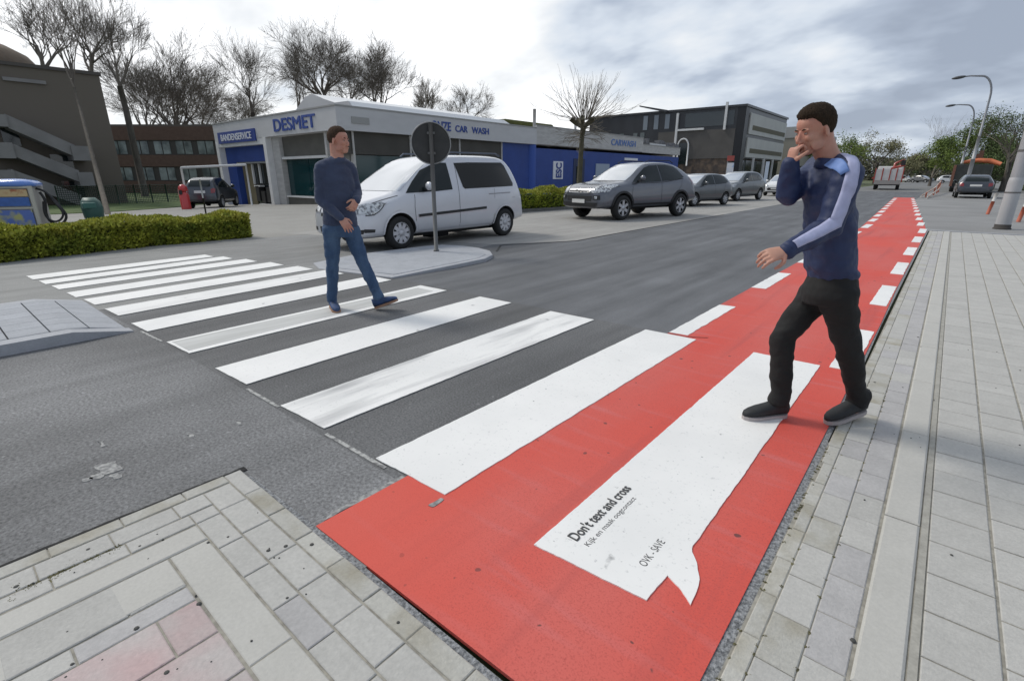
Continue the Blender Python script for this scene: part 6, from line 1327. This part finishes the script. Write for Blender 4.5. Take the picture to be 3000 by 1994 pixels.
# vacuum machines behind the hedge
mdome = mat('blue_dome', (.10, .22, .58), .25, coat=.6); mcab = mat('cabinet_metal', (.40, .39, .36), .5, nscale=3, amt=.12); mcabf = mat('cabinet_frame', (.46, .45, .38), .5)
def vac(label, loc, rz, hose):
    root = thing('vacuum_machine', label, 'vacuum machine', loc, rz, 'blue-topped car vacuum machines'); root.scale = (1.08, 1.08, 1.0)
    b = MB(); b.box((0, .0, .60), (.86, .74, 1.08)); b.build('cabinet', mcab, root, world=False, bevel=.02)
    b = MB()
    for sx in (-.42, .42): b.box((sx, -.385, .62), (.07, .06, 1.06))
    b.box((0, -.385, 1.12), (.77, .05, .05)); b.box((0, -.385, .60), (.77, .05, .04)); b.build('frame', mcabf, root, world=False)
    b = MB(); b.loft([((0, 0, 1.14), Vector((.50, 0, 0)), Vector((0, .44, 0))), ((0, 0, 1.22), Vector((.50, 0, 0)), Vector((0, .44, 0))), ((0, 0, 1.28), Vector((.42, 0, 0)), Vector((0, .37, 0))), ((0, 0, 1.32), Vector((.22, 0, 0)), Vector((0, .20, 0))), ((0, 0, 1.33), Vector((.02, 0, 0)), Vector((0, .02, 0)))], 28, power=.6); b.build('dome_top', mdome, root, world=False)
    b = MB(); b.box((0, -.392, .98), (.70, .03, .18)); b.build('price_panel', mat('yellow_panel', (.55, .42, .22), .5, nscale=6, c2=(.40, .14, .06), lo=.5, hi=.6), root, world=False)
    b = MB(); b.box((0, -.392, .76), (.70, .03, .22)); b.build('blue_panel', mat('blue_panel', (.05, .14, .42), .4, nscale=9, amt=.2), root, world=False)
    b = MB(); b.box((0, -.392, .34), (.70, .03, .42)); b.build('picture_panel', mat('picture_panel', (.10, .17, .45), .4, nscale=4, c2=(.42, .42, .16), lo=.5, hi=.62), root, world=False)
    if hose:
        b = MB(); pts = [(.44, -.1, 1.08), (.62, -.12, .98), (.82, -.15, .62), (.90, -.15, .38), (.82, -.15, .20), (.68, -.15, .14), (.55, -.15, .24), (.52, -.15, .45), (.56, -.14, .80), (.48, -.12, 1.02)]
        fine = []
        for i in range(len(pts)-1):
            p0, p1, p2, p3 = [Vector(pts[max(0, min(len(pts)-1, j))]) for j in (i-1, i, i+1, i+2)]
            for t in (0, .25, .5, .75): fine.append(.5*((2*p1)+(p2-p0)*t+(2*p0-5*p1+4*p2-p3)*t*t+(3*p1-p0-3*p2+p3)*t**3))
        b.tube(fine, .030, 8); b.tube([Vector((p.x*.94+.02, p.y-.05, p.z*.9+.1)) for p in fine[6:-4]], .026, 8); b.build('hose', mblackp, root, world=False)
    return root
vac('blue-domed car vacuum machine with a looped black hose behind the long hedge', (-18.9, 2.02, 0), TH+R(24), True)
vac('blue-domed car vacuum machine cut off by the left edge of the picture', (-19.0, .70, 0), TH+R(34), False)
gbn = thing('litter_bin', 'dark green rounded litter bin right of the vacuum machines', 'litter bin', (-18.3, 3.42, 0))
b = MB(); b.loft([((0, 0, .02), Vector((.24, 0, 0)), Vector((0, .2, 0))), ((0, 0, .55), Vector((.29, 0, 0)), Vector((0, .25, 0))), ((-.04, 0, .72), Vector((.24, 0, 0)), Vector((0, .22, 0))), ((-.10, 0, .82), Vector((.14, 0, 0)), Vector((0, .14, 0)))], 20); b.build('body', mat('bin_green', (.020, .075, .06), .5), gbn, world=False)
b = MB(); b.box((.2, -.1, .62), (.2, .3, .16)); b.build('lid', mat('bin_lid', (.035, .12, .10), .5), gbn, world=False, bevel=.03)
rp_ = thing('red_pump', 'red pump-like dispenser with a round head beside the black van', 'dispenser', (-28.1, 8.85, -.14)); rp_.scale = (.8, .8, .8)
b = MB(); b.lathe([(.26, 0), (.26, .85), (.2, .92), (.16, 1.0)], (0, 0, 0), 'z', 16); b.ell((0, 0, 1.2), (Vector((.24, 0, 0)), Vector((0, .24, 0)), Vector((0, 0, .24)))); b.build('body', mat('bright_red', (.50, .035, .035), .4, coat=.5), rp_, world=False)
b = MB(); pts = [(-.32+.22*math.cos(a)*.6, -.1, .95+.25*math.sin(a)) for a in [2*math.pi*i/16 for i in range(17)]]; b.tube(pts, .05, 8); b.build('round_gauge', mat('pale_red', (.55, .28, .25), .5), rp_, world=False)
b = MB(); b.box((.12, -.2, .98), (.14, .14, .24)); b.build('nozzle', mblackp, rp_, world=False)
bs_ = thing('bus_shelter_frame', 'white steel frame of a small glass shelter around the black van', 'shelter', (-28.5, 9.8, -.14))
b = MB(); q0, q1 = c2w(-13.9, 0)*0+Vector((-28.1, 8.95, -.14)), Vector((-29.4, 12.5, -.14)); b.tube([q0, q0+Vector((0, 0, 1.9))], .05, 8); b.tube([q1, q1+Vector((0, 0, 2.1))], .05, 8); b.tube([q0+Vector((0, 0, 1.9)), q1+Vector((0, 0, 2.1))], .06, 8); b.build('frame', mwhitep, bs_)
# brick trunk seen in front of the brown building
b = MB(); tr = c2w(0, 0); base = G(316, 626); tt = thing('slim_tree', 'pale slim trunk standing before the brown brick building', 'tree', base)
q1 = AT(204, 205, 27.0)-base
b.tube([(0, 0, -.1), q1*.3+Vector((0, 0, .02)), q1*.65, q1], [.10, .075, .055, .04], 8); b.build('trunk', mat('pale_bark', (.11, .095, .075), .9, nscale=8, amt=.3), tt, world=False)
rnd = random.Random(77); c_ = MB()
for i in range(7):
    a = rnd.uniform(0, 6.28); grow(c_, q1*(.97-.02*i), Vector((math.cos(a)*.4, math.sin(a)*.4, 1)).normalized(), 1.4, .045, 4, rnd, (2, 3), .1, .5, .72, .010)
c_.build('crown', mtwig, tt, world=False)
